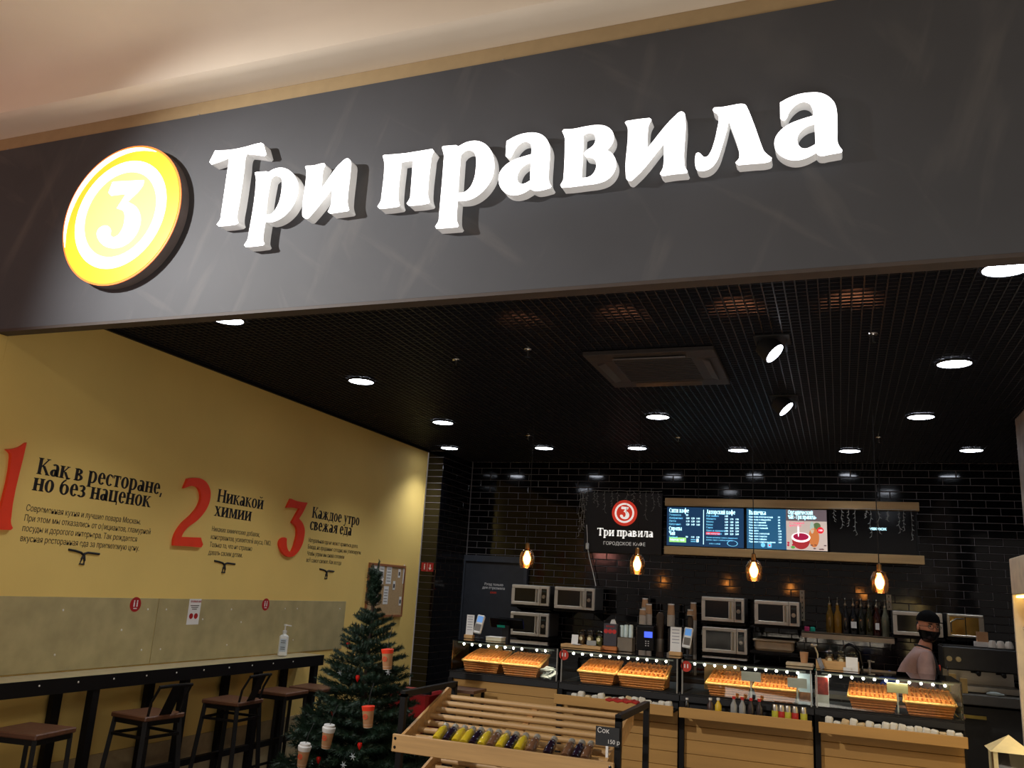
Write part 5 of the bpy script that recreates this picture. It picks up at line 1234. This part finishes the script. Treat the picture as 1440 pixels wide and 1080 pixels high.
for j, (x, kd) in enumerate(jb):
    q = at(x, 1031+(x-613)*.118, Y=4.175)
    o = juice(kd, (q.x, 4.180, .932), cn[kd] + ' juice bottle tilted on the wooden rack, ' + ORD[j] + ' counted from the fir tree')
    o['label'] = cn[kd] + ' juice bottle tilted on the wooden rack, ' + ORD[j] + ' counted from the fir tree'
t = thing('chalk_sign', 'small black chalk sign clipped on the rack beside the juice bottles', 'sign', (at(855, 1036, Y=4.2).x, 4.19, .945))
MB().box((0, 0, .10), (.115, .006, .085)).build('board', mat('chalk_black', (34, 36, 38), .6), t)
MB().box((.0, .0, .028), (.012, .010, .06)).build('clip', M_WHITE, t)
text('chalk_text', 'Сок', .032, FRONT, (-.05, -.0035, .115), M_PAPER, t); text('chalk_text', '150 р', .026, FRONT, (0.0, -.0035, .07), M_PAPER, t)
t = thing('red_cloth', 'red cloth lying over the back corner of the wooden rack', 'cloth', (-1.15, 4.68, 1.128))
m = MB()
for j in range(7): m.box((-.07+.025*j, .0, .006+.003*(j % 2)), (.03, .10-.008*abs(j-3), .012), Matrix.Rotation(.2*(-1)**j, 3, 'Y'), bev=.003)
t.location = (-1.15, 4.86, 1.128); m.build('cloth', mat('red_cloth', (170, 34, 20), .8), t)
# goods on the lower shelf
for j in range(8):
    o = dup(prot['y' if j % 2 else 'b'], (-2.05+.09*j, 4.180, .632), None, ('yellow' if j % 2 else 'brown') + ' juice bottle on the second rack shelf, ' + ORD[j] + ' counted from the fir tree', 'small juice bottles on the second rack shelf')

# things between tree and counter
t = thing('red_bin', 'red plastic bin in a black steel frame behind the fir tree', 'bin', (at(584, 1000, Y=6.2).x, 6.2, 0))
MB().box((0, 0, .45), (.34, .3, .9), bev=.02).build('bin', mat('red_plastic', (150, 20, 22), .4), t)
MB().box((0, -.16, .45), (.03, .02, .9)).box((0, -.16, .91), (.40, .02, .03)).build('frame', M_STEELB, t)
t = thing('side_stand', 'small black steel stand with wooden shelf beside the first counter unit', 'stand', (at(652, 975, Y=5.98).x, 5.98, 0))
for sx in (-1, 1):
    for sy in (-1, 1): MB().box((sx*.11, sy*.1, .48), (.02, .02, .96)).build('leg', M_STEELB, t)
MB().box((0, 0, .965), (.26, .24, .02)).build('top', M_DWOOD, t); MB().box((0, 0, .82), (.22, .2, .015)).build('shelf', M_WOOD, t)

# ------------------------------------------------------------------ artificial fir tree
TX, TY = -2.97, 5.2
tree = thing('fir_tree', 'dark green artificial fir tree hung with paper cups beside the stools', 'tree', (TX, TY, 0))
MB().tube([(0, 0, .02), (0, 0, .9), (0, 0, 1.6)], [.025, .02, .008], 10).build('trunk', M_BARK, tree)
for k in range(3):
    a_ = k*2*PI/3; MB().bar((0, 0, .06), (.25*math.cos(a_), .25*math.sin(a_), .015), .03).build('foot', M_STEELB, tree)
def brush(seed, n=210):
    r = random.Random(seed); m = bmesh.new()
    axes = [((0, 0, 0), (1, 0, .12))]
    for s in (.35, .5, .65, .8):
        for d in (-1, 1): axes.append(((s, 0, .12*s), (s+.26*(1.15-s)+.05, d*.34*(1.15-s), .12*s+.05)))
    for i, (p, q) in enumerate(axes):
        p, q = Vector(p), Vector(q); L = (q-p); cnt = n if i == 0 else int(n*.30)
        for k in range(cnt):
            f = r.uniform(.12 if i == 0 else .0, 1); c = p+L*f; a_ = r.uniform(0, 2*PI)
            dd = L.normalized(); u = dd.orthogonal().normalized(); v = dd.cross(u)
            nd = (u*math.cos(a_)+v*math.sin(a_))*.9+dd*.75; nd.normalize(); ln = r.uniform(.075, .12)
            sd = nd.cross(dd).normalized()*.008
            m.faces.new([m.verts.new(c-sd), m.verts.new(c+sd), m.verts.new(c+nd*ln)])
        c0_, c1_ = p, q; u = Vector((0, 0, .006)); v = Vector((0, .006, 0))
        m.faces.new([m.verts.new(c0_+u), m.verts.new(c0_-u), m.verts.new(c1_)]); m.faces.new([m.verts.new(c0_+v), m.verts.new(c0_-v), m.verts.new(c1_)])
    me = bpy.data.meshes.new('branch'); m.to_mesh(me); m.free(); me.materials.append(M_NEEDLE); return me
BR = [brush(s) for s in (1, 2, 3, 4)]
r = random.Random(31); nb = 0
z = .28
while z < 1.72:
    rad = (.60*(1.74-z)/1.45 if z < 1.42 else .085*(1.86-z)/.44+.01); cnt = int(6+9*(1.8-z)/1.5)
    for k in range(cnt):
        a_ = 2*PI*(k+r.random()*.6)/cnt+z*9; ln = rad*r.uniform(.82, 1.08)+.03
        b_ = link('branch', BR[nb % 4], tree, (.0, 0, z+r.uniform(-.02, .02))); b_.rotation_euler = (r.uniform(-.3, .3), -.30+.25*(1.8-z)/1.5*r.uniform(.4, 1)-(.5 if z > 1.5 else 0), a_)
        sc = max(ln*.92, .09); b_.scale = (sc, max(sc*.85, .16), max(sc*.9, .24 if z < 1.4 else .17)); nb += 1
    z += .058+.02*(1.7-z)/1.5
for k in range(5):
    b_ = link('branch', BR[k % 4], tree, (0, 0, 1.50+.03*k)); b_.rotation_euler = (k*1.2, -1.42-.03*k, k*1.3); b_.scale = (.22, .10, .12)
def orn(x, y, yy): return at(x, y, Y=yy)
for j, (px, yy, lidc, lab) in enumerate((((545, 912), 4.93, 0, 'with red lid band high on the tree, on the counter side'), ((518, 992), 4.78, 0, 'with red lid band low in the middle of the tree'), ((463, 1022), 4.78, 1, 'with white lid low on the stool side of the tree'), ((429, 1048), 4.72, 1, 'with white lid at the lowest outer branch by the stools'))):
    q = orn(*px, yy)
    t = thing('hanging_cup', 'kraft paper coffee cup ' + lab, 'cup', (q.x, q.y, q.z), group='paper cups hung on the fir tree')
    h = .125; t.rotation_euler = (.05, -.06 if j < 2 else .10, 0)
    MB().lathe([(.026, -h), (.028, -h+.004), (.037, -.008), (.0, -.008)], n=20).build('cup', M_CUP, t, smooth=True)
    MB().lathe([(.0265, -h-.0005), (.0292, -h+.018), (.0, -h+.018)], n=20).build('bottom_band', M_CUPW, t, smooth=True)
    MB().lathe([(.0375, -.03), (.041, -.012), (.041, -.004), (.034, .002), (.033, .012), (.0, .012)] if lidc else [(.0365, -.028), (.040, -.004), (.0, .002)], n=20).build('lid', M_WHITE if lidc else M_RED, t, smooth=True)
    MB().tube([(0, 0, .0), (0, .02, .06), (0, .06, .12)], .002, 5).build('thread', M_BLKM, t)
    shape('emblem', [circ(.015, 16), circ(.011, 16)], .001, FRONT, (0, -.0345, -.06), M_RED, t); shape('emblem_numeral', [[(a2*.08, b2*.08) for a2, b2 in tp2]], .001, FRONT, (0, -.0345, -.06), M_RED, t)
for j, (px, yy) in enumerate((((489.6, 907), 5.1), ((503, 953), 4.98), ((468, 1000), 4.97), ((506, 1048), 4.72), ((448, 1068), 4.85))):
    q = orn(*px, yy)
    t = thing('red_bauble', 'tiny red heart bauble on the fir tree, ' + ('topmost', 'second from the top', 'third from the top', 'fourth from the top', 'lowest')[j], 'bauble', q, group='red baubles on the fir tree')
    MB().lathe([(0, -.028), (.010, -.012), (.015, .002), (.012, .014), (0, .016)], n=12).build('bauble', mat('bauble_red', (190, 24, 16), .25), t, smooth=True); MB().tube([(0, 0, .012), (.004, 0, .04)], .0015, 5).build('thread', M_BLKM, t)
for j, (px, yy) in enumerate((((478, 946), 5.05), ((546, 945), 4.98), ((496, 1064), 4.72), ((437, 1074), 4.9), ((483, 1076), 4.75))):
    q = orn(*px, yy)
    t = thing('silver_ornament', 'small silvery white star ornament on the fir tree, ' + ('upper on the stool side', 'under the highest paper cup', 'low in the middle', 'beside the lowest paper cup', 'at the bottom edge')[j], 'ornament', q, group='silver ornaments on the fir tree')
    m = MB()
    for k in range(6): m.cyl((0, 0, 0), (.022*math.cos(k*PI/3), 0, .022*math.sin(k*PI/3)), .004, .001, 6)
    m.build('star', mat('silver_white', (170, 180, 184), .3), t); MB().tube([(0, 0, .01), (.003, 0, .04)], .0015, 5).build('thread', M_BLKM, t)

# ------------------------------------------------------------------ the barista
def skin(name, verts, edges, rad, m, parent, sub=2):
    me = bpy.data.meshes.new(name); me.from_pydata([Vector(v) for v in verts], edges, []); o = bpy.data.objects.new(name, me); COL.objects.link(o)
    sk = o.modifiers.new('s', 'SKIN'); sk.use_smooth_shade = True
    for i, v in enumerate(me.skin_vertices[0].data):
        rr = rad[i]; v.radius = rr if isinstance(rr, tuple) else (rr, rr); v.use_root = (i == 0)
    ss = o.modifiers.new('u', 'SUBSURF'); ss.levels = sub; ss.render_levels = sub
    n = bpy.data.meshes.new_from_object(o.evaluated_get(bpy.context.evaluated_depsgraph_get())); bpy.data.objects.remove(o); n.name = name
    n.materials.clear(); n.materials.append(m)
    for p in n.polygons: p.use_smooth = True
    return link(name, n, parent)
PX, PY = .56, 7.72
man = thing('person', 'barista in pinkish shirt, black apron, cap and face mask leaning over the counter', 'person', (PX, PY, 0))
SKN = mat('skin', (214, 156, 130), .5); SHT = mat('pink_grey_shirt', (178, 150, 144), .8, bump=.2, bscale=50); TRS = mat('dark_trousers', (28, 28, 34), .8); APR = mat('black_apron', (16, 16, 18), .8)
head = Vector((.085, -.03, 1.60))
# joints: 0 pelvis 1 waist 2 chest 3 upper chest 4 neck 5 head base, legs, arms
JV = [(-.05, 0, .93), (-.045, 0, 1.06), (-.01, 0, 1.22), (.03, 0, 1.36), (.06, -.005, 1.45), (.075, -.015, 1.52),
      (-.05, -.09, .86), (.0, -.10, .48), (-.03, -.10, .08), (.10, -.10, .04),
      (-.05, .09, .86), (-.02, .10, .48), (-.05, .10, .08), (.08, .10, .04),
      (.035, -.155, 1.375), (.05, -.20, 1.13), (.13, -.19, 1.01),
      (.035, .155, 1.375), (.12, .20, 1.13), (.20, .16, 1.02)]
JE = [(0, 1), (1, 2), (2, 3), (3, 4), (4, 5), (0, 6), (6, 7), (7, 8), (8, 9), (0, 10), (10, 11), (11, 12), (12, 13), (3, 14), (14, 15), (15, 16), (3, 17), (17, 18), (18, 19)]
JR = [(.11, .14), (.10, .13), (.11, .145), (.095, .14), .052, .05, .085, .055, .04, .035, .085, .055, .04, .035, .055, .042, .028, .055, .042, .028]
skin('body', JV, JE, JR, SKN, man)
sv = [(-.045, 0, .99), (-.05, 0, 1.07), (-.015, 0, 1.22), (.028, 0, 1.36), (.05, -.002, 1.43), (.035, -.165, 1.375), (.045, -.205, 1.15), (.105, -.195, 1.045), (.035, .165, 1.375), (.115, .205, 1.15), (.17, .175, 1.06)]
skin('shirt', sv, [(0, 1), (1, 2), (2, 3), (3, 4), (3, 5), (5, 6), (6, 7), (3, 8), (8, 9), (9, 10)], [(.125, .155), (.13, .155), (.13, .165), (.115, .15), .066, .068, .060, .047, .068, .060, .047], SHT, man)
skin('trousers', [(-.05, 0, .96), (-.05, -.09, .86), (.0, -.10, .48), (-.03, -.10, .12), (-.05, .09, .86), (-.02, .10, .48), (-.05, .10, .12)], [(0, 1), (1, 2), (2, 3), (0, 4), (4, 5), (5, 6)], [(.13, .15), .10, .07, .06, .10, .07, .06], TRS, man)
for s in (-1, 1): MB().box((.03 if s < 0 else .01, s*.10, .035), (.26, .095, .07), bev=.025).build('shoe', M_BLKM, man)
# hands: palm with four fingers and a thumb
def hand(wr_, fwd, parent, side):
    wr_, fwd = Vector(wr_), Vector(fwd).normalized(); lat = fwd.cross(Vector((0, 0, 1))).normalized(); dn = Vector((0, 0, -1))
    V = [wr_, wr_+fwd*.045, wr_+fwd*.08]; E = [(0, 1), (1, 2)]; R = [.024, (.036, .018), (.038, .015)]
    for k in range(4):
        o_ = lat*(.027-.018*k); ln = (.062, .072, .067, .052)[k]; b0 = wr_+fwd*.078+o_; i = len(V)
        V += [b0, b0+fwd*ln*.45+dn*.006, b0+fwd*ln*.8+dn*.025, b0+fwd*ln*.95+dn*.045]; E += [(2, i), (i, i+1), (i+1, i+2), (i+2, i+3)]; R += [.0095, .009, .008, .007]
    i = len(V); s = lat*(.034*side); V += [wr_+fwd*.03+s, wr_+fwd*.055+s*1.7+dn*.01, wr_+fwd*.082+s*1.7+dn*.022]; E += [(1, i), (i, i+1), (i+1, i+2)]; R += [.012, .0105, .009]
    skin('hand', V, E, R, SKN, parent, 2)
hand((.126, -.19, 1.012), (.8, .12, -.5), man, 1); hand((.196, .162, 1.022), (.85, -.1, -.4), man, -1)
# head
hb = bmesh.new(); bmesh.ops.create_uvsphere(hb, u_segments=28, v_segments=20, radius=1)
for v in hb.verts:
    x, y, z = v.co; fz = 1.0 if z > -.1 else 1.0+(z+.1)*.34
    v.co = Vector((x*.074*fz, y*.093*(fz*.6+.4), z*.118))
    if y < -.2 and z < 0: v.co.y -= .006*(1+z)
me = bpy.data.meshes.new('head'); hb.to_mesh(me); hb.free(); me.materials.append(SKN)
for p in me.polygons: p.use_smooth = True
hd = link('head', me, man, head); hd.rotation_euler = (.06, .05, .42)      # face is turned toward the mall
def hp(mb, name, m, smooth=True): return mb.build(name, m, hd, smooth=smooth)
hp(MB().sph((0, -.098, -.012), .013, (.8, 1.0, 1.7)), 'nose', SKN)
for s in (-1, 1):
    hp(MB().sph((s*.076, .008, -.008), .02, (.35, .8, 1.4)), 'ear', SKN); hp(MB().sph((s*.03, -.082, .012), .0115, (1.1, .6, .75)), 'eye', M_PAPER if False else mat('eye_white', (170, 160, 150), .3))
    hp(MB().sph((s*.03, -.0885, .012), .005, (1, .5, 1)), 'pupil', M_BLK); hp(MB().box((s*.03, -.088, .032), (.03, .006, .006)), 'eyebrow', M_BLK, False)
    hp(MB().tube([(s*(.03+.023*math.cos(a2)), -.100, .010+.017*math.sin(a2)) for a2 in [i*PI/8 for i in range(17)]], .0016, 5).tube([(s*.053, -.098, .012), (s*.077, .0, .004)], .0016, 5), 'glasses_rim', M_STEELB)
hp(MB().sph((0, -.086, -.055), .01, (1.8, .5, .6)), 'mouth', SKN)
mk = MB(); bmesh.ops.create_uvsphere(mk.bm, u_segments=24, v_segments=16, radius=1)
bmesh.ops.delete(mk.bm, geom=[v for v in mk.bm.verts if v.co.y > .12 or v.co.z > -.02 or v.co.z < -.97], context='VERTS')
for v in mk.bm.verts:
    x, y, z = v.co; v.co = Vector((x*.080, y*.122, z*.124))
hp(mk, 'face_mask', M_BLK)
hp(MB().tube([(-.072, -.02, -.02), (-.08, .005, .0), (-.078, .018, -.02)], .0015, 5).tube([(.072, -.02, -.02), (.08, .005, .0), (.078, .018, -.02)], .0015, 5), 'mask_strap', M_BLK)
cp = MB(); bmesh.ops.create_uvsphere(cp.bm, u_segments=24, v_segments=16, radius=1)
bmesh.ops.delete(cp.bm, geom=[v for v in cp.bm.verts if v.co.z < .0], context='VERTS')
for v in cp.bm.verts: v.co = Vector((v.co.x*.083, v.co.y*.104, .045+v.co.z*.088))
M_CAP = mat('black_cap_cloth', (10, 10, 11), .9, spec=.1)
hp(cp, 'cap_crown', M_CAP); hp(MB().poly([(.075*math.cos(a2), -.07+.075*1.0*math.sin(a2), .05+.0*a2) for a2 in [PI+i*PI/12 for i in range(13)]], (0, 0, -.006)), 'cap_peak', M_CAP, False)
hp(MB().sph((0, .02, -.0), .079, (.98, 1.06, .95), 16), 'hair', mat('dark_hair', (24, 20, 18), .7))
MB().tube([(.10, -.075, 1.42), (.075, -.10, 1.44), (.02, -.10, 1.455), (-.02, -.06, 1.46)], .008, 6).tube([(.10, -.075, 1.42), (.135, -.12, 1.30), (.14, -.13, 1.18)], .009, 6).build('apron_strap', APR, man)
MB().poly([(.125, -.10, 1.30), (.125, .10, 1.30), (.10, .14, 1.02), (.10, .14, .62), (.10, -.14, .62), (.10, -.14, 1.02)], (.012, 0, 0)).tube([(.10, -.14, 1.04), (.0, -.185, 1.05), (-.12, -.15, 1.06), (-.18, 0, 1.06), (-.12, .15, 1.06), (.10, .14, 1.04)], .010, 6).build('apron', APR, man)
MB().box((.148, -.06, 1.30), (.012, .05, .04)).build('red_badge', M_RED, man)
